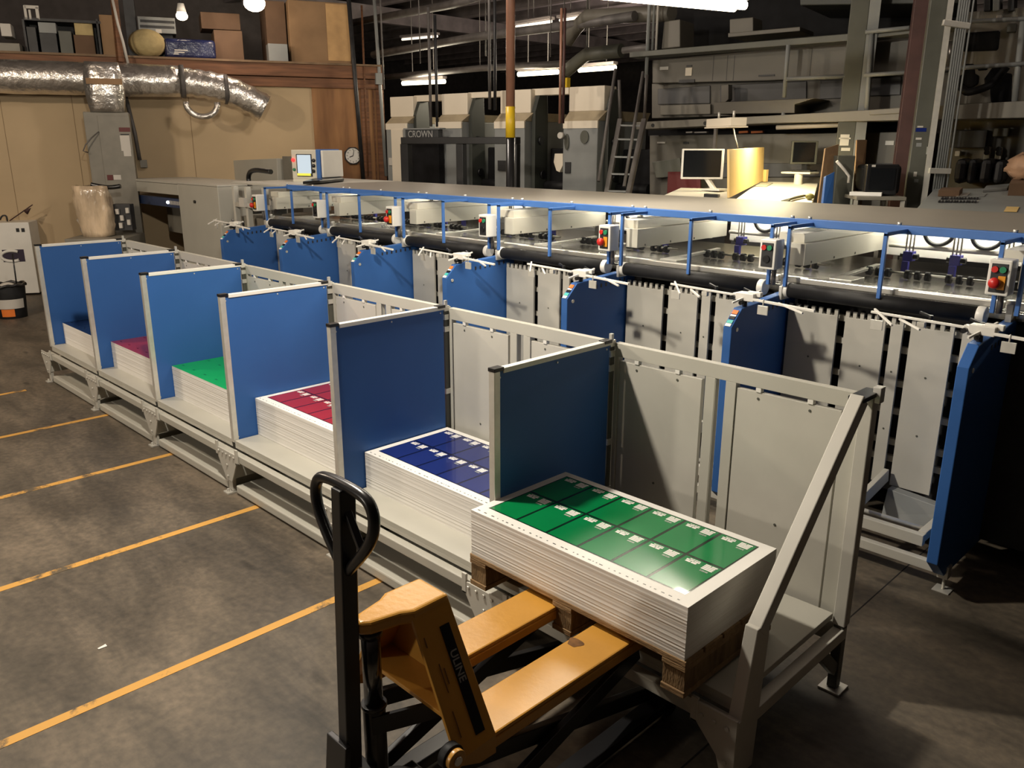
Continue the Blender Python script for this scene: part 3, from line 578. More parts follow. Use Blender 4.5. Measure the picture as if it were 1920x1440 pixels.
    for x in (0.38, 0.66, 0.94):
        mb = MB(); mb.box(x-0.03, x+0.03, 3.28, 3.34, 1.44, 1.50, 0); mb.box(x-0.02, x+0.02, 3.25, 3.28, 1.36, 1.44, 0)
        for d in (-0.022, 0.0, 0.022): mb.cyl((x+d, 3.30, 1.50), (x+d, 3.30, 1.69), 0.005, n=8, mi=1)
        mb.cyl((x-0.05, 3.30, 1.47), (x+0.06, 3.30, 1.47), 0.018, n=10, mi=2)
        mb.build('suction_head', [M['purple'], M['chrome'], M['black']], r, 0.002)
        mb = MB(); mb.tube(smooth([(x+0.03, 3.40, 1.66), (x+0.05, 3.42, 1.56), (x+0.13, 3.42, 1.53), (x+0.21, 3.42, 1.58), (x+0.22, 3.40, 1.66)]), 0.013, n=8); mb.build('air_hose', M['black'], r)
    mb = MB()
    mb.cyl((0.16, 3.12, 1.385), (1.16, 3.12, 1.385), 0.008, n=8, mi=1)
    mb.build('wheel_shaft', [M['black'], M['chrome']], r)
    wm = MB()
    for i in range(16):
        if i % 4 != 3: x = 0.20+0.06*i; wm = MB(); wm.cyl((x, 3.12, 1.378), (x+0.028, 3.12, 1.378), 0.028, n=14); wm.build('drive_wheel', M['rubber'], r)
    mb = MB(); mb.bar((0.20, 2.62, 1.375), (0.20, 3.30, 1.395), 0.035, 0.018); mb.build('slide_rail', M['alu'], r, 0.002)
    mb = MB(); mb.box(0.235, 0.37, 2.50, 2.68, 1.362, 1.40); mb.box(0.245, 0.36, 2.51, 2.67, 1.342, 1.362, 1); mb.build('stop_block', [M['alu'], M['dark']], r, 0.002)
    for x, y in ((0.80, 2.62), (0.86, 2.66), (0.90, 2.56)):
        MB().cyl((x, y, 1.34), (x, y, 1.375), 0.010, 0.004, n=10).build('guide_peg', M['whitep'], r)
    # guard frame: posts and arms to the rail
    for x in (0.085, 0.625, 1.178):
        mb = MB(); mb.box(x-0.010, x+0.010, 2.25, 2.27, 1.36, 1.705); mb.box(x-0.010, x+0.010, 2.25, 2.53, 1.690, 1.710)
        mb.build('guard_post', M['bluerail'], r, 0.002)
    for x0, x1 in ((0.098, 0.613), (0.637, 1.166)): MB().box(x0, x1, 2.258, 2.262, 1.46, 1.69).build('guard_pane', M['clear'], r)
    # control box
    bx = MB().box(-0.045, 0.055, 2.17, 2.27, 1.46, 1.63).build('control_box', M['whitep'], r, 0.006)
    MB().box(-0.030, 0.040, 2.166, 2.17, 1.475, 1.612).build('button_plate', M['dark'], bx, 0.001)
    for x, z, m, rr in ((-0.013, 1.585, 'red', 0.015), (0.022, 1.585, 'grn', 0.015)): MB().cyl((x, 2.166, z), (x, 2.155, z), rr, n=14).build('push_button', M[m], bx)
    MB().cyl((0.005, 2.27, 1.36), (0.005, 2.27, 1.46), 0.014, n=10).build('box_stem', M['pipe'], r)
    cross_arm(r, 0.03, 1.90, 1.345)
    # lower tilt tray, frame and foot
    fr = MB(); fr.box(0.08, 1.12, 1.945, 1.985, 0.185, 0.245); fr.box(1.08, 1.12, 1.985, 2.34, 0.20, 0.25); fr.box(0.08, 0.12, 1.985, 2.34, 0.20, 0.25)
    fr.build('tray_frame', M['grey2'], r, 0.003)
    MB().bar((0.765, 1.95, 0.300), (0.765, 2.33, 0.365), 0.03, 0.075).build('tilt_arm', M['grey2'], r, 0.003)
    MB().cyl((0.10, 2.10, 0.215), (1.10, 2.10, 0.215), 0.014, n=10).build('cross_shaft', M['alu'], r)
    MB().hexa([(0.80, 2.24, 0.16), (1.18, 2.24, 0.16), (1.18, 2.345, 0.16), (0.80, 2.345, 0.16), (0.80, 2.28, 0.305), (1.18, 2.28, 0.275), (1.18, 2.345, 0.275), (0.80, 2.345, 0.305)]).build('tilt_tray', M['mgrey'], r, 0.003)
    MB().box(0.0, 1.2, 1.90, 1.94, 0.09, 0.14).build('floor_beam', M['grey2'], r, 0.003)
    mb = MB(); mb.box(0.01, 0.09, 1.89, 1.97, 0.0, 0.006); mb.cyl((0.05, 1.93, 0.006), (0.05, 1.93, 0.08), 0.008, n=8); mb.box(0.02, 0.07, 1.905, 1.955, 0.07, 0.14); mb.build('levelling_foot', M['alu'], r, 0.001)
    # lamp under the lid (a real tube in the machine)
    tb = MB().box(0.16, 1.16, 3.36, 3.43, 1.685, 1.70).build('lamp_housing', M['whitep'], r)
    MB().cyl((0.18, 3.395, 1.672), (1.14, 3.395, 1.672), 0.011, n=10).build('lamp_tube', M['e_mach'], tb, label='lit tube under the lid')
    return r
M['e_mach'] = emat('machine_lamp_tube', (1.0, 0.95, 0.80), 60)
st = make_station()
STL = ['grey collating station right behind the nearest divider, between the two nearest dark blue side panels', 'collating station behind the navy pile, second complete one from the right',
       'collating station behind the crimson lettered pile, third complete one from the right', 'collating station behind the bright green pile, with bright blue side panel',
       'collating station behind the far crimson pile, second from the left end', 'collating station at the far left end of the long machine, beside the grey feeder housing']
st['label'] = STL[0]
sts = [st]
for k in range(1, 6): sts.append(dup(st, (-S*k, 0, 0), STL[k]))
SKIP = ('front_slat', 'inner_panel', 'cross_bar', 'tray_frame', 'tilt_arm', 'cross_shaft', 'tilt_tray', 'floor_beam', 'feed_roller', 'guide_arm', 'paper_finger', 'hanging_plate', 'sensor_block', 'guide_hub', 'clamp_lever')
right = dup(st, (S, 0, 0), 'last station at the right picture edge, showing only its dark blue side panel', skip=SKIP)
for nm in ('guide_hub', 'guide_arm', 'paper_finger', 'hanging_plate', 'sensor_block', 'clamp_lever'):
    for ch in st.children:
        if ch.name.split('.')[0] == nm:
            c = ch.copy(); COL.objects.link(c); c.parent = right
            for g in ch.children: d = g.copy(); COL.objects.link(d); d.parent = c
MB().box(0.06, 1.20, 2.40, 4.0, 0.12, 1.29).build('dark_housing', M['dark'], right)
for c in [c for p_ in right.children for c in p_.children if c.name.split('.')[0] == 'button_sticker']: bpy.data.objects.remove(c)
# red emergency knobs (orange base) on some control boxes, black dials on the others
for i, s_ in enumerate([right]+sts):
    bx = [c for c in s_.children if c.name.split('.')[0] == 'control_box'][0]
    if i in (0, 2, 4, 6):
        MB().box(0.006, 0.038, 2.160, 2.166, 1.490, 1.555).build('knob_plate', mat('amber_plate', (0.75, 0.30, 0.02), 0.4), bx, 0.001)
        MB().sphere((-0.002, 2.140, 1.522), 0.027, sc=(1, .8, 1)).build('emergency_knob', M['red'], bx)
    else: MB().cyl((0.005, 2.166, 1.52), (0.005, 2.158, 1.52), 0.021, n=16).build('dial', M['black'], bx)
# lid
r = thing('machine_lid', 'long flat grey lid with blue front rail over the collating machine', 'machine lid', (-2.4, 3.3, 1.70))
MB().box(-5.93, 2.5, 2.565, 4.02, 1.708, 1.722).build('lid_sheet', mat('grey_lid_sheet', (0.27, 0.245, 0.21), 0.42, var=0.05, scale=1.5, spec=0.5), r, 0.002)
mb = MB(); mb.box(-5.93, 2.5, 2.525, 2.565, 1.680, 1.727); mb.build('blue_front_rail', M['bluerail'], r, 0.003)
for k in range(-5, 2):
    for x in (0.06, 0.58, 1.15): 
        mb = MB(); mb.cyl((S*k+x, 2.545, 1.727), (S*k+x, 2.545, 1.742), 0.012, n=8); mb.build('hinge_bolt', M['alu'], r)
# ================================================================== LEFT WALL, MEZZANINE AND HEATING
A_ = at_depth(709, 127, 14.5); B_ = at_depth(20, 105, 12.5)
W = Plane(A_.x, A_.y, math.degrees(math.atan2(A_.y-B_.y, A_.x-B_.x)))
ZB = W.at(480, 118).z      # top of the timber beam
def wall_box(mb, x0, x1, z0, z1, off, depth, mi=0):
    a = W.at(x0, 300, 0); b = W.at(x1, 300, 0); a = a+W.n*off; b = b+W.n*off
    return mb.prism([(a.x, a.y, z0), (b.x, b.y, z0), (b.x, b.y, z1), (a.x, a.y, z1)], -W.n*depth, mi)
mb = MB(); wall_box(mb, -420, 592, 0, ZB-0.32, 0, 0.12); wl = mb.build('wall_left', M['wall']); wl['kind'] = 'structure'
for x in (18, 150, 365): mb = MB(); wall_box(mb, x-0.5, x+0.5, 0, ZB-0.32, 0.002, 0.002); mb.build('panel_seam', mat('seam_line', (0.22, 0.15, 0.08), 0.8), wl)
mb = MB(); wall_box(mb, 592, 722, 0, ZB-0.32, 0.02, 0.14); wp = mb.build('wall_plywood', M['ply']); wp['kind'] = 'structure'
for x, w in ((688, 7), (704, 1), (716, 7)): mb = MB(); wall_box(mb, x-w, x+w, 0, ZB-0.32, 0.045, 0.025); mb.build('upright_board', M['beam'], wp, 0.003)
mb = MB(); wall_box(mb, -420, 722, ZB-0.19, ZB, 0.10, 0.14); t1 = mb.build('trim_1', M['beam'], None, 0.005); t1['kind'] = 'structure'
mb = MB(); wall_box(mb, -420, 724, ZB-0.345, ZB-0.20, 0.07, 0.11); t2 = mb.build('trim_2', M['beam'], None, 0.005); t2['kind'] = 'structure'
mb = MB(); wall_box(mb, -420, 724, ZB, ZB+0.03, 0.13, 6.0); md = mb.build('floor_mezzanine', mat('mezzanine_deck', (0.20, 0.13, 0.075), 0.8, var=0.2)); md['kind'] = 'structure'
# partition closing the back of the mezzanine
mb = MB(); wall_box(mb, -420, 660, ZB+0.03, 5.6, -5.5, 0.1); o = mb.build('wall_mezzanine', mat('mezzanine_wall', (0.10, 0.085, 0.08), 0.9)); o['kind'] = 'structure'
# foil duct
c0 = W.at(240, 150, 0.36); ZD = c0.z; RD = 0.225
def dpt(px, off=0.36, dz=0.0): p = W.at(px, 150, off); return (p.x, p.y, ZD+dz)
r = thing('foil_duct', 'shiny foil-wrapped round air duct running along the wall under the timber beam', 'duct', dpt(150))
pts = [dpt(-300)] + [dpt(x) for x in range(-40, 341, 20)]
rd = random.Random(2)
MB().tube(pts, RD, n=28, rads=[RD*(1+rd.uniform(-.025, .025)) for _ in pts]).build('duct_run', M['foil'], r)
pts = smooth([dpt(336), dpt(365, 0.37, -0.02), dpt(395, 0.40, -0.05), dpt(425, 0.44, -0.10), dpt(460, 0.46, -0.22), dpt(492, 0.47, -0.36)], 2)
MB().tube(pts, 0.19, n=24, rads=[0.20*(1+0.05*math.sin(i*2.2)) for i in range(len(pts))]).build('flexible_elbow', M['foil'], r)
for x in (342, 422):
    q = Vector(dpt(x, 0.36 if x < 400 else 0.44, 0 if x < 400 else -0.10)); mb = MB(); mb.tube([q-W.t*0.03, q+W.t*0.03], 0.235 if x < 400 else 0.215, n=24); mb.build('clamp_band', M['pipe'], r)
pts = [Vector(dpt(374, 0.55, -0.32))+W.t*(0.22*math.cos(a))+Vector((0, 0, 0.18*math.sin(a))) for a in [pi*0.95+pi*1.1*i/12 for i in range(13)]]
MB().tube(pts, 0.045, n=12).build('hanging_loop', M['foil'], r)
# heater cabinet with foil plenum
H = W.off(0.85)
base = H.at(205, 300); r = thing('wall_heater', 'tall grey furnace cabinet with foil-wrapped top under the duct', 'heater', (base.x, base.y, 0))
zt = H.at(205, 210).z
a, b = H.at(163, 270), H.at(248, 270)
mb = MB(); mb.prism([(a.x, a.y, 0), (b.x, b.y, 0), (b.x, b.y, zt), (a.x, a.y, zt)], -H.n*0.7); mb.build('cabinet', M['furn'], r, 0.012)
c = a+(b-a)*0.30
mb = MB(); mb.prism([(c.x, c.y, 0.3), (b.x, b.y, 0.3), (b.x, b.y, zt-0.05), (c.x, c.y, zt-0.05)], H.n*0.012); mb.build('front_door', M['furn'], r, 0.004)
for (x0, y0, x1, y1, m) in ((223, 239, 244, 247, 'redlabel'), (226, 251, 242, 253, 'dark'), (226, 254, 244, 283, 'litlabel'), (232, 283, 246, 293, 'litlabel'), (201, 328, 212, 338, 'redlabel'), (213, 328, 227, 337, 'litlabel')):
    mb = MB(); mb.rect(H, x0, y0, x1, y1, 0.004, off=0.018); mb.build('label_plate', M[m], r)
mb = MB(); mb.tube([H.at(185, 247, 0.02), H.at(172, 258, 0.06), H.at(160, 272, 0.08), H.at(156, 283, 0.08), H.at(165, 286, 0.05)], 0.008, n=8); mb.build('thin_wire', M['pipe'], r)
P_ = H.off(0.0)
u0, u1 = P_.at(163, 160), P_.at(226, 160); zb_, zt_ = zt, H.at(195, 116).z
mb = MB(); n = 10
for i in range(n+1):
    f = i/n; bul = 0.06*math.sin(pi*f); z = zb_+(zt_-zb_)*f
    A0 = u0-W.t*bul*0.6; B0 = u1+W.t*bul*0.6; C0 = W.n*(0.03+bul); D0 = -W.n*0.55
    for v in (A0+C0*0.55, A0*0.7+B0*0.3+C0, A0*0.3+B0*0.7+C0, B0+C0*0.55, B0+D0, A0+D0): mb.v.append(Vector((v.x, v.y, z)))
for i in range(n):
    for j in range(6): mb.f.append((i*6+j, i*6+(j+1) % 6, (i+1)*6+(j+1) % 6, (i+1)*6+j)); mb.m.append(0); mb.sm.append(True)
mb.f += [tuple(range(5, -1, -1)), tuple(n*6+j for j in range(6))]; mb.m += [0, 0]; mb.sm += [False, False]
mb.build('foil_plenum', M['foil'], r, label='bulging foil-wrapped top box')
mb = MB(); mb.rect(H, 161, 147, 229, 158, 0.012, off=0.11); mb.build('tape_strap', M['card'], r, label='brown tape strap')
# conduits on the wall
def rod(name, p0, p1, rad, m, label, cat='conduit', group=None):
    mb = MB(); mb.cyl(p0, p1, rad, n=10); return single(name, mb, M[m], label, cat, group)
mb = MB(); mb.tube([W.at(236, 182, .1), W.at(253, 250, .1), W.at(262, 300, .1)], 0.03, n=8); single('wall_conduit', mb, M['pipe'], 'dark conduit on the wall to the right of the grey furnace cabinet', 'conduit')
mb = MB(); mb.rect(W, 263, 300, 276, 314, 0.08, off=0.09); single('junction_box', mb, M['furn'], 'small grey junction box low on the wall beside the furnace cabinet', 'junction box')
# wall clock
K = W.off(0.03); cc = K.at(661, 292)
r = thing('wall_clock', 'round wall clock with dark octagonal frame and white face on the brown plywood', 'clock', (cc.x, cc.y, cc.z-0.15))
def disc(rad, n, off, dep, rot=0): return [cc+W.t*rad*math.cos(2*pi*i/n+rot)+Vector((0, 0, rad*math.sin(2*pi*i/n+rot)))+W.n*off for i in range(n)]
MB().prism(disc(0.148, 8, 0.0, 0, pi/8), W.n*0.035).build('clock_frame', M['dark'], r, 0.004)
MB().prism(disc(0.122, 32, 0.035, 0), W.n*0.004).build('clock_face', M['paper'], r)
for ang, ln, wd in ((math.radians(200), 0.065, 0.012), (math.radians(78), 0.095, 0.009)):
    d = W.t*math.cos(ang)+Vector((0, 0, math.sin(ang))); q = cc+W.n*0.043
    MB().bar(q, q+d*ln, wd, 0.003, up=W.n).build('clock_hand', M['black'], r)
for i in range(12):
    a = pi/2-2*pi*(i+1)/12; q = cc+W.n*0.041+W.t*0.100*math.cos(a)+Vector((0, 0, 0.100*math.sin(a)))
    mt_ = Matrix(((W.t.x, 0, W.n.x, q.x), (W.t.y, 0, W.n.y, q.y), (0, 1, 0, q.z), (0, 0, 0, 1)))
    text_mesh('numeral', str(i+1), 0.034, M['black'], r, mt_)
# things stored on the mezzanine
MG = 'cartons and boxes stored on the mezzanine'
def mbox(name, x0, y0, x1, y1, off, depth, m, label, cat, group=None, bev=0.006, bottom=True, turn=0):
    pl = W.off(off); a = pl.at(x0, (y0+y1)/2); b = pl.at(x1, (y0+y1)/2); zt = pl.at((x0+x1)/2, y0).z; zb = ZB+0.03 if bottom else pl.at((x0+x1)/2, y1).z
    mb = MB(); mb.prism([(a.x, a.y, zb), (b.x, b.y, zb), (b.x, b.y, zt), (a.x, a.y, zt)], -pl.n*depth)
    return single(name, mb, M[m], label, cat, group, bev)
r = thing('large_carton', 'largest tan cardboard carton at the right end of the mezzanine', 'carton', tuple(W.at(600, 119, -0.15)), MG)
pl = W.off(-0.15); a, b = pl.at(543, 60), pl.at(656, 60); zt = pl.at(600, 3).z
mb = MB(); mb.prism([(a.x, a.y, ZB+.03), (b.x, b.y, ZB+.03), (b.x, b.y, zt), (a.x, a.y, zt)], -pl.n*1.0); mb.build('carton_body', M['card'], r, 0.01)
mb = MB(); mb.rect(pl, 613, 8, 655, 114, 0.006, off=0.007); mb.build('pale_panel', mat('pale_cardboard', (0.50, 0.31, 0.14), 0.8), r)
mbox('carton', 500, 2, 537, 119, -0.35, 0.8, 'cardd', 'dark left side of the largest tan carton, built as a separate box', 'carton', MG)  # separate darker box stands in for the large carton's dark left face
mbox('small_cabinet', 504, 82, 540, 119, -0.02, 0.3, 'mgrey', 'small pale grey cabinet at the foot of the dark side of the largest carton', 'cabinet')
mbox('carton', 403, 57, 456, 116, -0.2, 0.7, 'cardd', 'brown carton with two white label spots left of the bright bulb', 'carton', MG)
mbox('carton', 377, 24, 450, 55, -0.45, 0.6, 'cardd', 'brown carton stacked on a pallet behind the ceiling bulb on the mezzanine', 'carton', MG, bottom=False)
r = thing('plastic_sack', 'navy blue shiny plastic sack with white print lying on the mezzanine edge', 'sack', tuple(W.at(357, 116, -0.05)))
pl = W.off(-0.05); a, b = pl.at(309, 95), pl.at(405, 95); zt = pl.at(357, 73).z; mb = MB(); mb.prism([(a.x, a.y, ZB+.03), (b.x, b.y, ZB+.03), (b.x, b.y, zt), (a.x, a.y, zt)], -pl.n*0.5)
mb.build('sack_body', mat('navy_plastic_film', (0.012, 0.016, 0.06), 0.25, var=0.3, bump=0.6, bscale=10), r, 0.05, seg=4)
for y0, x0, x1 in ((93, 327, 352), (97, 327, 346), (100, 326, 335)): mb = MB(); mb.rect(pl, x0, y0, x1, y0+2, 0.003, off=0.004); mb.build('white_print', M['litlabel'], r)
mb = MB(); c_ = W.at(277, 92, -0.15); mb.sphere((c_.x, c_.y, ZB+0.03+0.20), 0.24, nu=18, nv=12, sc=(1.1, 1.1, 0.85)); single('foam_bundle', mb, M['insul'], 'lumpy yellow foam bundle beside the navy plastic sack', 'bundle')
r = thing('drawer_unit', 'grey plastic drawer unit on top of the foam bundle on the mezzanine', 'drawers', tuple(W.at(294, 62, -0.4)))
pl = W.off(-0.4); mb = MB(); mb.rect(pl, 259, 32, 329, 62, 0.5); mb.build('drawer_body', M['mgrey'], r, 0.006); 
for y in (38, 48): mb = MB(); mb.rect(pl, 263, y, 327, y+5, 0.006, off=0.006); mb.build('drawer_slot', M['dark'], r)
mb = MB(); mb.rect(pl, 292, 55, 303, 62, 0.004, off=0.004); mb.build('label_plate', M['litlabel'], r)
mb = MB(); mb.rect(pl, 262, 62, 326, 116, 0.5, off=-0.2); mb.build('drawer_stand', M['dark'], r)
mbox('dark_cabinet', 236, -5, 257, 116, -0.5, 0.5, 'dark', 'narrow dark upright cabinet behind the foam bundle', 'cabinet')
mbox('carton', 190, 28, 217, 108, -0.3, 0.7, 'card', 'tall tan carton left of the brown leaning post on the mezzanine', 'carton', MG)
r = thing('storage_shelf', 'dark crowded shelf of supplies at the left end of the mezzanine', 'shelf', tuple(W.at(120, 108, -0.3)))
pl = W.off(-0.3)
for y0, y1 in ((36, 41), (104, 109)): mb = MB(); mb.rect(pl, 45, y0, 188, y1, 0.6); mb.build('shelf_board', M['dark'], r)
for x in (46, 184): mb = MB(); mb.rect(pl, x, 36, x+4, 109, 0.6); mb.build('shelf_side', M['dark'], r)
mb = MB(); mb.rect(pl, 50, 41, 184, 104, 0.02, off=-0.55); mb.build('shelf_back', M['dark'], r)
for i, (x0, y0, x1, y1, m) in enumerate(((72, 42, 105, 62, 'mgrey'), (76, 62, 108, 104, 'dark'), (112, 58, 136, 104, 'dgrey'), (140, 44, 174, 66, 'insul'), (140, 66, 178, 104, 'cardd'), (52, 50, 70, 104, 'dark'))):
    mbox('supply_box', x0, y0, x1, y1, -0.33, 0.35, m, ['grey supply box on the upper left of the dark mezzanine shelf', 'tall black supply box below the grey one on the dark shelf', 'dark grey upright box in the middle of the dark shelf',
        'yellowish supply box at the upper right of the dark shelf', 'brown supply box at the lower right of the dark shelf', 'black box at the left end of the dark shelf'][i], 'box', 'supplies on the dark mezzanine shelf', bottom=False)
r = thing('picture_frame', 'small empty white frame standing on top of the dark mezzanine shelf', 'frame', tuple(W.at(59, 36, -0.3)))
for x0, y0, x1, y1 in ((45, 10, 50, 36), (67, 13, 73, 36), (45, 10, 72, 16), (54, 18, 58, 36)): mb = MB(); mb.rect(pl, x0, y0, x1, y1, 0.02); mb.build('frame_bar', M['litlabel'], r)
mbox('carton', -30, 80, 38, 107, -0.1, 0.5, 'furn', 'grey box at the far left end of the mezzanine edge', 'carton', MG)
mbox('carton', 1, 44, 21, 68, -0.15, 0.4, 'litlabel', 'pale box above the grey box at the far left of the mezzanine', 'carton', MG, bottom=False)
mb = MB(); mb.bar(W.at(213, -10, .15), W.at(226, 116, .15), 0.08, 0.08); single('leaning_post', mb, M['beam'], 'dark brown post crossing in front of the mezzanine cartons', 'post')
mb = MB(); mb.tube([W.at(211, 0, .25), W.at(221, 45, .25), W.at(231, 80, .25), W.at(240, 119, .25)], 0.02, n=8); single('white_cable', mb, M['litlabel'], 'thin white cable hanging beside the brown post on the mezzanine', 'cable')
# mezzanine bulbs
for (x, y, rad, off, lab) in ((341, 30, 0.085, 0.1, 'small bare bulb in a white holder hanging above the mezzanine cartons'), (477, 6, 0.16, 0.35, 'large glowing bulb near the top edge, left of the biggest carton')):
    q = W.at(x, y, off); r = thing('ceiling_bulb', lab, 'bulb', tuple(q+Vector((0, 0, -rad))), 'bare bulbs above the mezzanine')
    MB().sphere(q, rad, sc=(1, 1, 0.75)).build('lamp_glass', M['e_bulb'], r)
    mb = MB(); mb.cyl(q+Vector((0, 0, rad*0.6)), q+Vector((0, 0, rad*0.6+0.12)), 0.07, 0.045, n=14); mb.build('lamp_holder', M['whitep'], r)
    mb = MB(); mb.cyl(q+Vector((0, 0, rad*0.6+0.12)), (q.x, q.y, 5.2), 0.012, n=8); mb.build('cord', M['dark'], r)
# white cabinet, bin and things at the left edge
CB = at_z(75, 553, 0); pc = Plane(CB.x, CB.y, 60)
r = thing('white_cabinet', 'white floor cabinet with purple and white sticker at the left picture edge', 'cabinet', tuple(CB))
a = pc.at(-70, 480); b = CB; zt = pc.at(40, 417).z
mb = MB(); mb.prism([(a.x, a.y, 0.03), (b.x, b.y, 0.03), (b.x, b.y, zt), (a.x, a.y, zt)], -pc.n*0.55); mb.build('cabinet_body', M['whitep'], r, 0.008)
mb = MB(); mb.rect(pc, 5, 468, 46, 491, 0.003, off=0.003); stk = mb.build('sticker', mat('dark_purple_sticker', (0.02, 0.008, 0.03), 0.5), r, label='dark purple sticker with white C-shaped emblem')
q = pc.at(22, 480, 0.006); pts = [q+pc.t*(0.11*math.cos(a)*1.25)+Vector((0, 0, 0.075*math.sin(a))) for a in [math.radians(50+260*i/20) for i in range(21)]]
MB().tube(pts, 0.022, n=6).build('emblem', M['paper'], stk)
for x in (33, 43): mb = MB(); mb.rect(pc, x-3, 428, x+3, 435, 0.006, off=0.006); mb.build('socket', M['black'], r)
q = pc.at(20, 402, -0.2)
r = thing('wire_arrow', 'bent dark wire rod with arrow tip lying on the white cabinet', 'rod', (q.x, q.y, zt))
MB().cyl(pc.at(18, 414, -.15), pc.at(61, 384, -.1), 0.008, n=8).build('rod', M['rust'], r)
mb = MB(); mb.cyl(pc.at(48, 398, -.1), pc.at(58, 390, -.1), 0.04, 0.002, n=10); mb.build('arrow_tip', M['rust'], r)
MB().tube(smooth([pc.at(0, 412, -.2), pc.at(4, 404, -.2), pc.at(12, 404, -.2), pc.at(14, 415, -.2)]), 0.012, n=8).build('coil', M['black'], r)
bb = at_z(25, 594, 0)
r = thing('waste_bin', 'black bin with white and orange label on the floor by the white cabinet', 'bin', (bb.x, bb.y, 0))
mb = MB(); mb.cyl((bb.x, bb.y, 0.0), (bb.x, bb.y, 0.42), 0.165, 0.19, n=28); mb.build('bin_body', M['rubber'], r, 0.004)
mb = MB(); n = 28
for i in range(n):
    a = 2*pi*i/n; 
rim = [(bb.x+0.195*math.cos(2*pi*i/28), bb.y+0.195*math.sin(2*pi*i/28), 0.42+0.012*math.sin(i*1.7)) for i in range(28)]
MB().tube(rim, 0.018, n=8, closed=True).build('bin_liner', M['black'], r)
def bin_band(a0, a1, z0, z1, m, nm):
    mb = MB(); k = 12
    for i in range(k+1):
        a = a0+(a1-a0)*i/k
        for z in (z0, z1): rr_ = 0.165+0.025*z/0.42+0.003; mb.v.append(Vector((bb.x+rr_*math.cos(a), bb.y+rr_*math.sin(a), z)))
    for i in range(k): mb.f.append((2*i, 2*i+2, 2*i+3, 2*i+1)); mb.m.append(0); mb.sm.append(True)
    mb.build(nm, M[m], r)
va = math.atan2(CP.y-bb.y, CP.x-bb.x)
bin_band(va-1.1, va+0.9, 0.13, 0.25, 'litlabel', 'white_label'); bin_band(va-0.75, va+0.15, 0.03, 0.125, 'orng', 'orange_label')
MB().sphere((bb.x+0.05, bb.y-0.02, 0.41), 0.09, sc=(1.2, 1, 0.5)).build('paper_waste', M['litlabel'], r)
q = at_z(19, 560, 0.0)
mb = MB(); mb.cyl((bb.x-0.02, bb.y+0.1, 0.3), (bb.x-0.04, bb.y+0.12, 0.80), 0.009, n=8); single('black_stick', mb, M['black'], 'thin black stick standing up out of the waste bin', 'stick')
# stretch-wrapped load on a low cabinet, with small control panel behind
pw = Plane(*at_depth(180, 400, 11.2).xy, 50)
r = thing('low_cabinet', 'low dark cabinet behind the farthest blue divider', 'cabinet', (*pw.at(175, 445).xy, 0))
a, b = pw.at(120, 445, .2), pw.at(232, 445, .2); zc = pw.at(175, 445).z
mb = MB(); mb.prism([(a.x, a.y, 0), (b.x, b.y, 0), (b.x, b.y, zc), (a.x, a.y, zc)], -pw.n*0.8); mb.build('cabinet_body', M['furn'], r, 0.006)
mb = MB(); n = 9; rr = random.Random(5)
for i in range(n+1):
    f = i/n; z = zc+(pw.at(180, 350).z-zc)*f; wd = 0.195+0.04*math.sin(pi*f*0.9); c = pw.at(182-6*f, 400, -0.2)
    for j in range(18):
        t = 2*pi*j/18; k = 1+rr.uniform(-.07, .07); v = c+pw.t*wd*k*math.copysign(abs(math.cos(t))**.6, math.cos(t))+pw.n*0.16*k*math.copysign(abs(math.sin(t))**.6, math.sin(t)); mb.v.append(Vector((v.x, v.y, z+rr.uniform(-.012, .012))))
for i in range(n):
    for j in range(18): mb.f.append((i*18+j, i*18+(j+1) % 18, (i+1)*18+(j+1) % 18, (i+1)*18+j)); mb.m.append(0); mb.sm.append(True)
mb.f += [tuple(range(17, -1, -1)), tuple(n*18+j for j in range(18))]; mb.m += [0, 0]; mb.sm += [True, True]
single('wrapped_load', mb, M['wrap'], 'tall bundle in shiny clear stretch wrap standing before the furnace cabinet', 'bundle')
r = thing('valve_panel', 'small dark valve panel with white fittings right of the wrapped bundle', 'panel', (*pw.at(228, 440, -0.2).xy, zc))
mb = MB(); mb.rect(pw, 213, 383, 246, 432, 0.15, off=-0.25); mb.build('panel_body', M['dark'], r, 0.004)
for x, y in ((219, 398), (228, 410), (238, 396), (226, 424), (241, 418)): mb = MB(); mb.rect(pw, x-3, y-6, x+3, y+4, 0.04, off=-0.21); mb.build('fitting', M['litlabel'], r, 0.003)
mb = MB(); mb.tube(smooth([pw.at(171, 346, -.3), pw.at(185, 349, -.3), pw.at(205, 352, -.3), pw.at(226, 349, -.3)]), 0.03, n=10, ); single('black_gun', mb, M['black'], 'black tool lying across the top of the wrapped bundle', 'tool')
# ================================================================== FEEDER END OF THE MACHINE
FG = Plane(0, 2.55, 0)
r = thing('feeder_housing', 'open grey feeder housing at the left end of the collating machine', 'machine', (*FG.at(330, 450).xy, 0))
xs0, xs1, xs2, xs3 = FG.at(246, 400).x, FG.at(262, 400).x, FG.at(338, 400).x, FG.at(412, 400).x
zt = FG.at(330, 343).z
MB().box(xs2, xs3, 2.55, 3.5, 0.1, zt).build('front_panel', M['grey'], r, 0.008)
MB().box(xs0, xs0+0.16, 2.55, 2.62, 0.1, zt).build('corner_post', M['grey'], r, 0.004)
MB().box(xs0, xs2, 2.55, 2.62, zt-0.16, zt-0.02).build('top_bar', M['grey'], r, 0.004)
MB().box(xs0, xs2, 3.45, 3.5, 0.1, zt).build('back_panel', M['grey'], r, 0.004)
MB().box(xs0, xs3, 2.55, 3.5, zt-0.015, zt+0.01).build('top_sheet', M['grey2'], r, 0.003)
MB().box(xs0+0.2, xs2, 2.60, 2.70, zt-0.34, zt-0.22).build('blue_strip', mat('dark_blue_strip', (0.03, 0.05, 0.12), 0.4), r, 0.003)
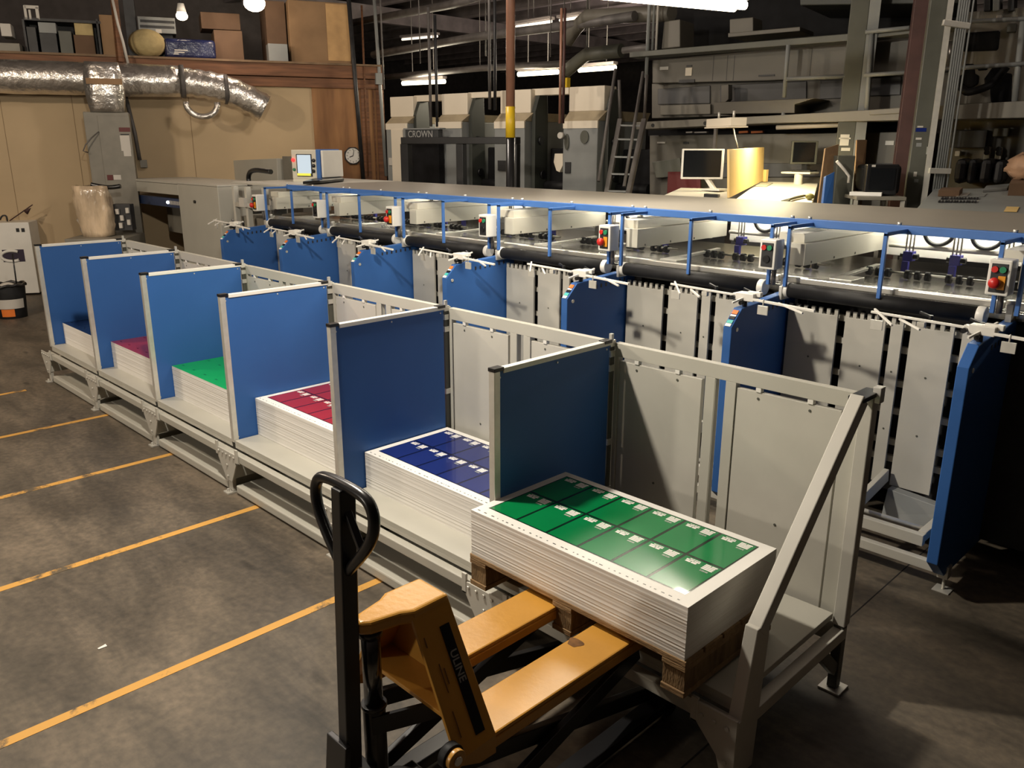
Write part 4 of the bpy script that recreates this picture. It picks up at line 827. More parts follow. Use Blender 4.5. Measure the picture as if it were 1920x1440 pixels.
for i in range(7): MB().box(xs2-0.42+0.05*i, xs2-0.395+0.05*i, 2.594, 2.60, zt-0.30, zt-0.25).build('strip_button', M['litlabel'], r)
MB().sphere((xs2-0.46, 2.59, zt-0.275), 0.022).build('indicator', M['e_spot'], r)
MB().box(xs0+0.45, xs2-0.02, 2.9, 3.0, zt-0.75, zt-0.36).build('inner_tray', M['furn'], r, 0.004)
MB().cyl((xs2+0.5, 2.55, zt-0.22), (xs2+0.5, 2.53, zt-0.22), 0.02, n=10).build('door_knob', M['black'], r)
cx = FG.at(435, 330).x
MB().tube(smooth([(cx-0.25, 2.9, zt), (cx-0.28, 2.9, zt+0.12), (cx-0.15, 2.9, zt+0.20), (cx+0.30, 2.9, zt+0.18)]), 0.03, n=10).build('handle', M['black'], r, label='black hooked handle')
q = FG.at(310, 338); y_ = 3.3
sl = Plane(0, 3.3, 0); q0 = sl.at(311, 338); q1 = sl.at(307, 300)
r = thing('signal_tower', 'slim signal light on a white pole, its green lamp lit', 'signal light', (q1.x, 3.3, zt+0.01))
zz = q1.z; x_ = q1.x
MB().cyl((x_, 3.3, zt+0.01), (x_, 3.3, zz), 0.014, n=10).build('pole', M['whitep'], r)
MB().cyl((x_, 3.3, zz), (x_, 3.3, zz+0.065), 0.034, n=18).build('socket', M['black'], r)
MB().cyl((x_, 3.3, zz+0.065), (x_, 3.3, zz+0.125), 0.042, n=18).build('green_lens', M['e_green'], r, label='lit green lens')
MB().cyl((x_, 3.3, zz+0.125), (x_, 3.3, zz+0.165), 0.040, n=18).build('amber_lens', mat('amber_lens', (0.20, 0.10, 0.02), 0.3), r)
MB().cyl((x_, 3.3, zz+0.165), (x_, 3.3, zz+0.235), 0.040, n=18).build('red_lens', mat('dark_red_lens', (0.06, 0.01, 0.01), 0.3), r)
# rear cover behind
RG = Plane(0, 4.2, 0)
r = thing('rear_cover', 'tall plain grey machine cover behind the feeder housing', 'machine cover', (*RG.at(480, 340).xy, 0))
mb = MB(); mb.prism([RG.at(408, 302), RG.at(519, 297), RG.at(521, 346), Vector((RG.at(521, 346).x, 4.2, 0.1)), Vector((RG.at(408, 302).x, 4.2, 0.1))], (0, 0.9, 0)); mb.build('cover_front', M['grey'], r, 0.006)
mb = MB(); a = RG.at(523, 293); b = RG.at(556, 295); mb.box(a.x, b.x, 4.25, 4.5, 0.1, a.z); mb.build('cover_side', M['furn'], r, 0.006)
# mechanism bits at the end of the deck
r = thing('transfer_unit', 'grey transfer mechanism between feeder housing and first control box', 'machine', (-6.6, 2.6, 0))
for x in (-6.95, -6.65, -6.25): MB().box(x, x+0.05, 2.40, 2.46, 0.9, 1.68).build('bracket', M['grey2'], r, 0.003)
for i, x in enumerate((-6.88, -6.75, -6.55, -6.42, -6.3)): MB().box(x, x+0.08, 2.55, 2.68, 1.36+0.03*(i % 3), 1.55).build('suction_block', M['litlabel'] if i % 2 else M['mgrey'], r, 0.003)
MB().box(-7.0, -6.05, 2.5, 4.0, 0.12, 1.33).build('transfer_body', M['furn'], r, 0.004)
MB().box(-6.9, -6.1, 2.40, 2.46, 1.45, 1.50).build('cross_rail', M['alu'], r, 0.002)
MB().box(-7.15, -5.935, 2.50, 4.05, 1.700, 1.722).build('top_plate', M['grey2'], r, 0.002)
mb = MB(); mb.box(-6.72, -6.6, 2.36, 2.40, 1.46, 1.56); mb.build('caution_label', M['litlabel'], r)
# control console with screen
q = at_z(597, 341, 1.722); pk = Plane(q.x, q.y, 22)
r = thing('control_console', 'control terminal with lit screen and red lamp standing on the machine lid', 'control terminal', (q.x, q.y, 1.722))
mb = MB(); mb.rect(pk, 547, 281, 593, 336, 0.38); mb.build('console_body', M['cream'], r, 0.008)
mb = MB(); mb.rect(pk, 593, 280, 600, 336, 0.40, off=0.01); mb.build('blue_edge', M['bluerail'], r, 0.004)
a = pk.at(600.5, 282); b_ = a-pk.n*0.40; zb1 = pk.at(600, 333).z
mb = MB(); mb.prism([(a.x, a.y, zb1), (b_.x, b_.y, zb1), (b_.x, b_.y, a.z), (a.x, a.y, a.z)], pk.t*0.03); mb.build('white_side_panel', M['whitep'], r, 0.006)
mb = MB(); mb.rect(pk, 556, 289, 584, 331, 0.012, off=0.012); mb.build('screen_frame', M['dark'], r, 0.002)
mb = MB(); mb.rect(pk, 557.5, 290.5, 582.5, 325, 0.004, off=0.017); mb.build('screen', M['e_screen'], r, label='lit pale blue screen')
mb = MB(); mb.rect(pk, 557.5, 325, 582.5, 329.5, 0.004, off=0.017); mb.build('screen_footer', M['e_screeny'], r, label='yellow-green bar under the screen')
MB().sphere(pk.at(549.5, 300, 0.01), 0.022).build('red_lamp', M['e_red'], r)
MB().sphere(pk.at(551.5, 318, 0.01), 0.018).build('green_button', M['grn'], r)
for y in (301, 311, 321): MB().sphere(pk.at(588, y, 0.008), 0.022).build('black_knob', M['black'], r)
mb = MB(); mb.rect(pk, 549, 336, 600, 345, 0.42, off=0.03); mb.build('console_base', M['cream'], r, 0.01)
p_ = pk.at(608, 341, 0.1); mb = MB(); mb.prism([at_z(568, 345.5, 1.735), at_z(600, 343.5, 1.735), at_z(645, 339, 1.735), at_z(640, 334, 1.735), at_z(604, 334, 1.735)], (0, 0, 0.03)); single('black_tray', mb, M['black'], 'flat black keyboard tray lying in front of the control terminal', 'tray', bevel=0.004)
# ================================================================== SHEET PRESS ROW
q = at_depth(1087, 300, 11.0); PR = Plane(q.x, q.y, 6)
PG = 'printing units of the sheet press'
def press_unit(bx0, bx1, ux0, ux1, ybev, ytop, ubot, utop, label, details):
    r = thing('press_unit', label, 'press unit', (*PR.at((bx0+bx1)/2, 320).xy, 0), PG)
    a, b = PR.at(bx0, 300), PR.at(bx1, 300); zb, zt = PR.at(bx1, ybev).z, PR.at(bx1, ytop, -0.13).z
    mb = MB(); mb.prism([(a.x, a.y, 0), (b.x, b.y, 0), (b.x, b.y, zb), (a.x, a.y, zb)], -PR.n*1.2); mb.build('body', M['mgrey'], r, 0.012)
    e = -PR.n*0.13; f = -PR.n*1.2; Z = lambda v, z: Vector((v.x, v.y, z))
    m1 = zb-0.10
    mb = MB(); mb.prism([Z(a, zb-0.09)+PR.n*.006, Z(b, zb-0.09)+PR.n*.006, Z(b, zb)+PR.n*.006, Z(a, zb)+PR.n*.006], -PR.n*0.03)
    mb.hexa([Z(a, zb), Z(b, zb), Z(b+f, zb), Z(a+f, zb), Z(a+e, zt), Z(b+e+PR.t*.05, zt), Z(b+f+PR.t*.05, zt), Z(a+f, zt)], 1); mb.build('bevel_cap', [M['pressc'], mat('press_dim_slope', (0.40, 0.33, 0.22), 0.5)], r)  # dimness of the slope is put into a darker tone than the strip
    p2 = PR.off(-0.13); a2, b2 = p2.at(ux0, 190), p2.at(ux1, 190); zu0, zu1 = p2.at(ux1, ubot).z, p2.at(ux1, utop).z
    mb = MB(); mb.prism([Z(a2, min(zu0, zt)), Z(b2, min(zu0, zt)), Z(b2, zu1), Z(a2, zu1)], -PR.n*0.28); mb.build('upper_box', M['pressc'], r, 0.01)
    # side frame and inker bay, its shade put into near-black
    s = b+PR.t*0.02
    mb = MB(); mb.prism([Z(s+e, 0), Z(s+e, zt+0.02), Z(s-PR.n*0.24, zt+0.26), Z(s-PR.n*0.40, zt+0.26), Z(s-PR.n*0.42, zt-0.10), Z(s-PR.n*0.42, 0)], PR.t*0.06); mb.build('side_frame', M['pside'], r, 0.006)
    for dz, d in ((zb-0.25, 0.25), (zb-0.7, 0.30), (zb-1.0, 0.25), (zb-1.25, 0.32)):
        c = s-PR.n*d+PR.t*0.06; mb = MB(); mb.cyl(Z(c, dz), Z(c+PR.t*0.03, dz), 0.055, n=14); mb.build('side_knob', M['black'], r)
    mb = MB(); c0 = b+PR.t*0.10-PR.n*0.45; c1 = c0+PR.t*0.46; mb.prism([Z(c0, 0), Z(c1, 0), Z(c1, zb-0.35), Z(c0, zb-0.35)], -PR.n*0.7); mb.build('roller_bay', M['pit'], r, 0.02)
    for z in (0.9, 1.25, 1.6):
        mb = MB(); mb.cyl(Z(c0+PR.n*0.08, z), Z(c1+PR.n*0.08, z), 0.07, n=14); mb.build('roller', M['rubber'], r)
    for nm, x0, y0, x1, y1, m in details: mb = MB(); mb.rect(PR, x0, y0, x1, y1, 0.02, off=0.02); mb.build(nm, M[m], r, 0.002)
    return r
press_unit(1055, 1119, 1067, 1133, 226, 208, 207, 160, 'nearest press unit with pale upper box and oval badge, left of the ladder', [('control_plate', 1059, 304, 1069, 325, 'dark')])
press_unit(927, 983, 938, 995, 227, 212, 211, 167, 'press unit partly hidden by the yellow-banded pole', [('control_plate', 933, 301, 954, 320, 'dark')])
press_unit(818, 866, 828, 876, 228, 215, 214, 174, 'press unit in the middle of the row, just right of the dark name board', [('control_plate', 827, 298, 832, 313, 'dark')])
u4 = press_unit(726, 764, 731, 774, 231, 219, 217, 180, 'farthest press unit beside the brown plywood wall end', [('side_door', 735, 243, 756, 360, 'pressc'), ('socket', 729, 296, 736, 310, 'litlabel')])
# oval badge and gauge on the nearest unit
u1 = [o for o in bpy.data.objects if o.name == 'press_unit'][0]
c = PR.at(1096, 257, 0.01); mb = MB(); mb.prism([c+PR.t*(.062*math.cos(2*pi*i/24))+Vector((0, 0, .082*math.sin(2*pi*i/24))) for i in range(24)], PR.n*0.01); mb.build('oval_badge', M['dgrey'], u1)
c = PR.at(1063, 266, 0.01); mb = MB(); mb.prism([c+PR.t*(.035*math.cos(2*pi*i/20))+Vector((0, 0, .10*math.sin(2*pi*i/20))) for i in range(20)], PR.n*0.01); mb.build('oil_stain_plate', M['dgrey'], u1)
c = PR.at(1054, 254, 0.05); mb = MB(); mb.cyl(c, c+PR.n*0.05, 0.04, n=18); mb.build('gauge', M['litlabel'], u1)
mb = MB(); mb.slab(PR, [(1040, 288), (1055, 288), (1055, 310), (1049, 323), (1043, 320), (1038, 304)], 0.3); mb.build('tapered_guard', M['pressc'], u1, 0.004)
for x0, x1, y0, y1 in ((776, 828, 178, 190), (877, 938, 172, 183), (997, 1066, 165, 178)):
    mb = MB(); mb.rect(PR, x0, y0, x1, y1, 0.15, off=-0.22); single('bridge_beam', mb, M['pressc'], {776: 'cream bridge beam between the two farthest press units', 877: 'cream bridge beam left of the yellow-banded pole', 997: 'cream bridge beam right of the yellow-banded pole'}[x0], 'beam', 'bridge beams between the press units', 0.006)
# name board CROWN
pn = PR.off(0.25); q = pn.at(791, 262)
r = thing('name_board', 'dark board with pale outlined CROWN lettering on the press', 'sign', tuple(q))
mb = MB(); mb.rect(pn, 760, 243, 821, 264, 0.10); mb.build('board', mat('slate_panel', (0.045, 0.048, 0.05), 0.5), r, 0.006)
mb = MB(); mb.rect(pn, 756, 240, 824, 243, 0.13, off=0.01); mb.build('board_edge', M['mgrey'], r, 0.003)
c = pn.at(788, 252, 0.008); tx = pn.t; mt_ = Matrix(((tx.x*0.92, 0, pn.n.x, c.x), (tx.y*0.92, 0, pn.n.y, c.y), (0, 0.95, 0, c.z), (0, 0, 0, 1)))
text_mesh('lettering', 'CROWN', 0.14, mat('pale_grey_lettering', (0.33, 0.33, 0.32), 0.5), r, mt_)
mb = MB(); mb.rect(pn, 758, 264, 824, 400, 0.10, off=-0.1); mb.build('shade_infill', M['pit'], r)  # shade of the open frame below the board, put into a near-black sheet
# black gantry
q = at_depth(860, 330, 9.9); pg = Plane(q.x, q.y, 20)
r = thing('black_gantry', 'black steel gantry frame standing in front of the press units', 'frame', (*q.xy, 0))
a, b = pg.at(751, 262), pg.at(968, 262); z0, z1 = pg.at(860, 270).z, pg.at(860, 257).z
mb = MB(); mb.prism([(a.x, a.y, z0), (b.x, b.y, z0), (b.x, b.y, z1), (a.x, a.y, z1)], -pg.n*0.12); mb.build('top_beam', M['black'], r, 0.006)
for x0, x1 in ((751, 765), (855, 868), (957, 969)):
    a, b = pg.at(x0, 300), pg.at(x1, 300); mb = MB(); mb.prism([(a.x, a.y, 0), (b.x, b.y, 0), (b.x, b.y, z0), (a.x, a.y, z0)], -pg.n*0.10); mb.build('leg', M['black'], r, 0.005)
# brown pole with yellow band
q = at_depth(957, 260, 9.4); zy0, zy1 = at_depth(957, 258, 9.4).z, at_depth(957, 200, 9.4).z
r = thing('pipe_column', 'brown pipe column with a yellow painted band in front of the press', 'column', (q.x, q.y, 0))
MB().cyl((q.x, q.y, zy1), (q.x, q.y, 5.3), 0.048, n=20).build('brown_section', M['brown'], r)
MB().cyl((q.x, q.y, zy0), (q.x, q.y, zy1), 0.052, n=20).build('yellow_band', M['yellow'], r, label='yellow painted band')
MB().cyl((q.x, q.y, 0), (q.x, q.y, zy0), 0.048, n=20).build('dark_section', M['black'], r)
# ship ladder
r = thing('steep_ladder', 'steep grey steel ladder with handrails up to the web press platform', 'ladder', (*at_depth(1170, 360, 9.7).xy, 0))
def lad(x0, y0, x1, y1, D0, D1, rad, nm):
    a, b = at_depth(x0, y0, D0), at_depth(x1, y1, D1); d = (b-a); b = a+d*((a.z-0.0)/(a.z-b.z)) if nm == 'stringer' else b
    mb = MB(); mb.bar(a, b, rad*2, rad*2.4) if nm == 'stringer' else mb.cyl(a, b, rad, n=10); mb.build(nm, M['pipe'], r)
    return a, b
A1 = lad(1163, 225, 1140, 350, 9.9, 9.5, 0.025, 'stringer'); A2 = lad(1208, 225, 1180, 356, 9.7, 9.3, 0.025, 'stringer')
lad(1154, 130, 1122, 340, 9.8, 9.2, 0.018, 'handrail'); lad(1206, 135, 1170, 350, 9.6, 9.0, 0.018, 'handrail')
lad(1161, 150, 1163, 225, 9.9, 9.9, 0.018, 'handrail'); lad(1213, 140, 1208, 225, 9.7, 9.7, 0.018, 'handrail')
for y in (235, 261, 294, 326, 358):
    def at_y(P, y_):
        lo, hi = 0.0, 1.0
        for _ in range(40):
            m_ = (lo+hi)/2; p = P[0]+(P[1]-P[0])*m_; d = p-CP; yy = 720-CF*d.dot(CU)/d.dot(CFW)
            if yy < y_: lo = m_
            else: hi = m_
        return P[0]+(P[1]-P[0])*lo
    mb = MB(); mb.bar(at_y(A1, y), at_y(A2, y+1), 0.05, 0.018); mb.build('tread', M['mgrey'], r)
# ================================================================== WEB PRESS
q = at_depth(1223, 250, 10.4); WP = Plane(q.x, q.y, 10)
r = thing('web_press', 'huge beige two-level web press with platform behind the console desks', 'printing press', (*WP.at(1500, 330).xy, 0))
def wslab(pts, dep, m, nm, off=0.0, bev=0.006, par=None):
    mb = MB(); mb.slab(WP, pts, dep, 0, off); return mb.build(nm, M[m], par or r, bev)
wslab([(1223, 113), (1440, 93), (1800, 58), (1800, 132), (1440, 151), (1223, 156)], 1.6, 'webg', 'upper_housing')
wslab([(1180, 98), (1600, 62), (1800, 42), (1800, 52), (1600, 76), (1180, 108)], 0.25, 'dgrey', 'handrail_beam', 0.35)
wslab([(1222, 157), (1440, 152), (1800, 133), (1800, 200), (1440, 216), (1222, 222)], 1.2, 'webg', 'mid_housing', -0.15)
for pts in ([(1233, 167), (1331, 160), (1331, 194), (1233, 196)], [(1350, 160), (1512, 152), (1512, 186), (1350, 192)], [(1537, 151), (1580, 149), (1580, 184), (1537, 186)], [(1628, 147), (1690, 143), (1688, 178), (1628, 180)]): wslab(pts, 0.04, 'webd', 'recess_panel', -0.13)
wslab([(1238, 198), (1332, 195), (1332, 214), (1238, 216)], 0.03, 'webl', 'access_cover', -0.11)
wslab([(1193, 229), (1440, 217), (1920, 189), (1980, 186), (1980, 217), (1920, 221), (1440, 231), (1193, 243)], 0.5, 'webl', 'platform_beam', 0.45)
wslab([(1630, 206), (1700, 201), (1700, 212), (1630, 216)], 0.05, 'webl', 'platform_strip', 0.47)
wslab([(1338, 192), (1528, 184), (1490, 196), (1490, 212), (1338, 214)], 0.7, 'webg', 'tray_hood', 0.42)
wslab([(1352, 160), (1366, 158), (1366, 186), (1360, 192), (1352, 192)], 0.12, 'webg', 'side_bracket', 0.1)
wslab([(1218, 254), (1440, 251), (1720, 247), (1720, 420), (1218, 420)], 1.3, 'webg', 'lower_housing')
wslab([(1215, 243), (1720, 226), (1720, 249), (1215, 256)], 1.0, 'pit', 'gap_shade', -0.35)  # near-black slab: the shade of the gap is put into its colour
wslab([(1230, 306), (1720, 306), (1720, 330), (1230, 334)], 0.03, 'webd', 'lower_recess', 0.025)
wslab([(1222, 304), (1275, 296), (1278, 330), (1230, 334)], 0.15, 'dgrey', 'slanted_bin', 0.25)
for x0, x1 in ((1385, 1402), (1408, 1430)): wslab([(x0, 246), (x1, 245), (x1, 249), (x0, 250)], 0.05, 'orng', 'orange_strip', -0.25, 0)
for x0, x1 in ((1286, 1298), (1302, 1325)): wslab([(x0, 247), (x1, 246.5), (x1, 249), (x0, 249.5)], 0.05, 'litlabel', 'white_strip', -0.25, 0)
mb = MB(); mb.cyl(WP.at(1456, 239, .3), WP.at(1580, 234, .3), 0.025, n=10); mb.build('pipe', M['pressc'], r)
for x0, y0, x1, y1, m in ((1237, 125, 1253, 131, 'litlabel'), (1287, 122, 1297, 125, 'dark'), (1285, 127, 1297, 142, 'pressc'), (1232, 266, 1247, 269, 'litlabel'), (1281, 266, 1291, 270, 'dark'), (1660, 264, 1676, 272, 'paper'), (1273, 149, 1302, 155, 'dark'), (1422, 140, 1452, 143, 'dark')):
    mb = MB(); mb.rect(WP, x0, y0, x1, y1, 0.012, off=0.012); mb.build('small_plate', M[m], r)
for x in (1337, 1363, 1376, 1520): mb = MB(); mb.rect(WP, x-0.4, 104 if x < 1400 else 90, x+0.4, 151, 0.003, off=0.003); mb.build('panel_seam', M['dark'], r)
for x, y in ((1224, 235), (1322, 231)): mb = MB(); mb.cyl(WP.at(x, y, .45), WP.at(x, y, .46), 0.02, n=10); mb.build('bolt', M['dark'], r)
wslab([(1252, 322), (1312, 322), (1316, 420), (1248, 420)], 0.03, 'redpan', 'maroon_panel', 0.30)
# guard rail
for x0, y0, x1, y1, rad in ((1478, 84, 1470, 183, .022), (1469, 210, 1468, 224, .022), (1634, 62, 1624, 220, .024), (1918, 38, 1900, 214, .026)):
    mb = MB(); mb.cyl(WP.at(x0, y0, .4), WP.at(x1, y1, .4), rad, n=10); mb.build('rail_post', M['mgrey'], r)
for x0, y0, x1, y1 in ((1623, 60, 1705, 52), (1620, 141, 1700, 136), (1475, 148, 1585, 143), (1765, 130, 1940, 118), (1790, 42, 1940, 34)):
    mb = MB(); mb.cyl(WP.at(x0, y0, .42), WP.at(x1, y1, .42), 0.02, n=10); mb.build('rail_bar', M['mgrey'], r)
# right-hand unit with openings and the lower control panel
r2 = thing('printing_machine', 'beige press side frame with round-cornered dark openings at the right picture edge', 'press', (*WP.at(1870, 340).xy, 0))
wslab([(1795, 24), (1990, 8), (1990, 186), (1795, 196)], 0.5, 'webl', 'upper_frame', 0.05, par=r2)
wslab([(1775, 222), (1990, 216), (1990, 420), (1775, 420)], 0.6, 'webg', 'lower_frame', -0.05, par=r2)
def opening(pts, nm='opening_shade'):  # near-black slabs laid on the frame stand in for shade inside holes
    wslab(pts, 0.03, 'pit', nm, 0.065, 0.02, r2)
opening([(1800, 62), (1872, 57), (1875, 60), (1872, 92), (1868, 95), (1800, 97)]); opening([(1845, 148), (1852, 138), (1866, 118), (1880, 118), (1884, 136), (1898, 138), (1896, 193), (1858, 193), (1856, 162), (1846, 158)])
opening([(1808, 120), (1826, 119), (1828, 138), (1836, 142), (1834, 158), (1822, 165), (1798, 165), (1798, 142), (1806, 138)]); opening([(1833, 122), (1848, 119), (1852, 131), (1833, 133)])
for x0, y0, x1, y1, m, nm in ((1783, 244, 1850, 277, 'dark', 'black_cover'), (1862, 240, 1892, 256, 'dgrey', 'switch_box'), (1845, 275, 1856, 299, 'litlabel', 'switch_plate'), (1866, 276, 1878, 299, 'litlabel', 'switch_plate'), (1790, 283, 1800, 293, 'litlabel', 'fitting'), (1888, 44, 1905, 60, 'dgrey', 'hinge_block'), (1868, 28, 1878, 36, 'litlabel', 'fitting')):
    mb = MB(); mb.rect(WP, x0, y0, x1, y1, 0.08, off=0.06 if y0 > 200 else 0.13); mb.build(nm, M[m], r2, 0.006)
for x, y in ((1850, 279), (1850, 286), (1872, 280), (1872, 287)): mb = MB(); mb.cyl(WP.at(x, y, .06), WP.at(x, y, .09), 0.025, n=12); mb.build('round_switch', M['black'], r2)
for x, y, w, h in ((1800, 305, 11, 8), (1821, 305, 8, 7), (1847, 305, 11, 8), (1872, 308, 9, 7)):
    mb = MB(); mb.rect(WP, x-w, y-h, x+w, 345, 0.5, off=0.45); mb.build('dark_motor', M['dark'], r2, 0.05)
mb = MB(); mb.tube(smooth([WP.at(1795, 156, .2), WP.at(1808, 170, .3), WP.at(1815, 174, .3), WP.at(1850, 164, .3), WP.at(1868, 150, .2), WP.at(1888, 125, .2)]), 0.035, n=10); mb.build('air_hose', M['rubber'], r2)
# ================================================================== COLUMNS
def column(name, x, y, D, w, d, ang, m, label):
    q = at_depth(x, y, D); p = Plane(q.x, q.y, ang)
    r_ = thing(name, label, 'column', (q.x, q.y, 0)); mb = MB(); a, b = q-p.t*w/2, q+p.t*w/2
    mb.prism([(a.x, a.y, 0), (b.x, b.y, 0), (b.x, b.y, 5.3), (a.x, a.y, 5.3)], -p.n*d); mb.build('shaft', M[m], r_, 0.006); return r_, p, q
r, p, q = column('box_column', 1592, 200, 8.7, 0.17, 0.22, 25, 'dgrey', 'square dark grey steel column with taped notes behind the cardboard sheets')
a = q+p.t*0.085; mb = MB(); mb.prism([(a.x, a.y, 0), (a.x, a.y, 5.3), Vector((a.x, a.y, 5.3))+p.t*0.10, Vector((a.x, a.y, 0))+p.t*0.10], -p.n*0.02); mb.build('lit_face', M['mgrey'], r)  # stands in for the column's lighter right face, light put into paler grey
for x0, y0, x1, y1 in ((1575, 252, 1592, 273), (1573, 258, 1595, 261), (1577, 277, 1594, 283)):
    pp = p.off(0.004); mb = MB(); mb.rect(pp, x0, y0, x1, y1, 0.004, off=0.004); mb.build('taped_note', M['desk'], r)
r, p, q = column('red_column', 1712, 200, 7.9, 0.19, 0.02, 25, 'rust', 'dark red-brown steel I-column left of the grey conduit bundle')
for off in (0.0,): 
    mb = MB(); c = q-p.n*0.02; mb.prism([(c.x-p.t.x*.01, c.y-p.t.y*.01, 0), (c.x+p.t.x*.01, c.y+p.t.y*.01, 0), (c.x+p.t.x*.01, c.y+p.t.y*.01, 5.3), (c.x-p.t.x*.01, c.y-p.t.y*.01, 5.3)], -p.n*0.18); mb.build('web', M['rust'], r)
    c = q-p.n*0.20; a, b = c-p.t*.095, c+p.t*.095; mb = MB(); mb.prism([(a.x, a.y, 0), (b.x, b.y, 0), (b.x, b.y, 5.3), (a.x, a.y, 5.3)], -p.n*0.02); mb.build('rear_flange', M['rust'], r)
MB().cyl((q+p.t*0.11).to_tuple()[:2]+(1.4,), (q+p.t*0.11).to_tuple()[:2]+(5.3,), 0.009, n=8).build('thin_conduit', M['litlabel'], r)
r, p, q = column('grey_green_column', 1737, 200, 7.5, 0.15, 0.18, 25, 'dgrey', 'grey-green square column with paper labels beside the pale conduit bundle')
for x0, y0, x1, y1, m in ((1717, 240, 1737, 247, 'navy'), (1720, 236, 1731, 239, 'litlabel'), (1717, 258, 1728, 262, 'litlabel'), (1718, 268, 1728, 275, 'mgrey'), (1713, 322, 1719, 331, 'litlabel'), (1714, 336, 1722, 342, 'mgrey')):
    mb = MB(); mb.rect(p, x0, y0, x1, y1, 0.003, off=0.003); mb.build('paper_label', M[m], r)
q2 = at_depth(1755, 200, 7.4)
r = thing('conduit_bundle', 'bundle of five pale parallel conduits strapped to a steel channel', 'conduits', (*q2.xy, 1.3))
mb = MB(); a = at_depth(1751, 200, 7.4); mb.prism([(a.x, a.y, 1.2), (a.x+p.t.x*.045, a.y+p.t.y*.045, 1.2), (a.x+p.t.x*.045, a.y+p.t.y*.045, 5.3), (a.x, a.y, 5.3)], -p.n*.03); mb.build('channel', M['alu'], r)
for i in range(5):
    c = at_depth(1772+4.3*i, 200, 7.4); MB().cyl((c.x, c.y, 1.55), (c.x, c.y, 5.3), 0.0095, n=10).build('conduit', M['mgrey'], r)
c = at_depth(1797, 200, 7.4); MB().cyl((c.x, c.y, 1.6), (c.x, c.y, 5.3), 0.008, n=8).build('conduit', M['mgrey'], r)
for y in (44, 322): mb = MB(); a, b = at_depth(1742 if y > 100 else 1768, y-2, 7.33), at_depth(1782 if y > 100 else 1818, y-1 if y > 100 else y+5, 7.33); mb.bar(a, b, 0.03, 0.045); mb.build('strut_clamp', M['alu'], r, 0.003)
mb = MB(); mb.rect(p, 1738, 275, 1750, 290, 0.05, off=0.08); mb.build('switch_box', M['mgrey'], r, 0.004)
# ================================================================== CONSOLE DESKS
q = at_depth(1450, 376, 7.6); zf = q.z
def tabletop(r, pts, t, m, nm='tabletop', bev=0.006): mb = MB(); mb.prism(pts, (0, 0, -t)); return mb.build(nm, M[m], r, bev)
r = thing('console_desk', 'brightly lit white console desk behind the machine lid', 'desk', (*q.xy, 0))
p1, p2, p3, p4 = at_depth(1370, 380, 7.45), at_depth(1520, 392, 7.2), at_depth(1534, 343, 8.9), at_depth(1425, 340, 9.0)
tabletop(r, [p1, p2, p3, p4], 0.05, 'desk')
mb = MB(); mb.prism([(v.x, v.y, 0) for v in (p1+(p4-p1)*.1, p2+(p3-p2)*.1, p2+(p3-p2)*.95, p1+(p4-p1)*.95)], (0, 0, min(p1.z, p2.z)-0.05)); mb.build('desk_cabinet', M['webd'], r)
for x0, y0, x1, y1, D in ((1462, 362, 1500, 374, 7.7), (1405, 343, 1440, 350, 8.7)):
    c = at_depth((x0+x1)/2, (y0+y1)/2, D); 
r = thing('desk_divider', 'upright pale wood board standing between the two console desks', 'board', tuple(at_depth(1370, 371, 7.5)))
a0, a1, b1, b0 = at_depth(1368, 371, 7.5), at_depth(1368, 280, 7.5), at_depth(1433, 276, 8.9), at_depth(1431, 339, 8.9)
sd = Vector((-(b0-a0).y, (b0-a0).x, 0)).normalized()
mb = MB(); mb.prism([a0, a1, b1, b0], sd*0.022); mb.build('board_panel', M['board'], r, 0.003)
mb = MB(); c = at_depth(1434, 318, 8.9); mb.box(c.x-.03, c.x+.03, c.y-.02, c.y+.03, at_depth(1434, 341, 8.9).z, c.z); mb.build('end_block', M['board'], r, 0.003)
r = thing('low_desk', 'lower white desk with keyboard left of the upright wood board', 'desk', (*at_depth(1310, 362, 7.8).xy, 0))
d1, d2, d3, d4 = at_depth(1235, 370, 7.7), at_depth(1364, 374, 7.5), at_depth(1364, 354, 8.4), at_depth(1276, 352, 8.6)
tabletop(r, [d1, d2, d3, d4], 0.05, 'desk')
mb = MB(); mb.prism([(v.x, v.y, 0) for v in (d1+(d4-d1)*.1+(d2-d1)*.1, d2+(d3-d2)*.1, d3+(d2-d3)*.05, d4+(d3-d4)*.1)], (0, 0, min(d1.z, d2.z)-0.06)); mb.build('desk_cabinet', M['dark'], r)
kb = at_depth(1333, 367, 7.7); mb = MB(); mb.bar(at_depth(1322, 366, 7.7), at_depth(1348, 368, 7.65), 0.12, 0.03); single('keyboard', mb, M['black'], 'black keyboard on the low desk under the white-framed monitor', 'keyboard')
def monitor(x0, y0, x1, y1, D, ang, frame, label, st_m, sx, sy):
    q = at_depth((x0+x1)/2, (y0+y1)/2, D); pl = Plane(q.x, q.y, ang); b = at_depth(sx, sy, D-0.02)
    r = thing('computer_monitor', label, 'monitor', tuple(b))
    mb = MB(); mb.rect(pl, x0, y0, x1, y1, 0.045); mb.build('monitor_case', M[frame], r, 0.006)
    mb = MB(); mb.rect(pl, x0+3.5, y0+3, x1-5, y1-4, 0.004, off=0.004); mb.build('screen', M['screen'], r)
    c = pl.at((x0+x1)/2+(sx-(x0+x1)/2)*.3, y1-4, -0.06); mb = MB(); mb.bar(c, b, 0.05, 0.035); mb.box(b.x-.10, b.x+.10, b.y-.08, b.y+.08, b.z-.0, b.z+.018); mb.build('monitor_stand', M[st_m], r, 0.004); return r
monitor(1278, 279, 1357, 336, 8.2, 40, 'whitep', 'white-framed computer monitor with black screen on the low desk', 'whitep', 1340, 357)
m2 = monitor(1484, 264, 1533, 308, 8.9, 40, 'dgrey', 'dark-framed monitor on a white pedestal above the bright desk', 'dark', 1508, 322)
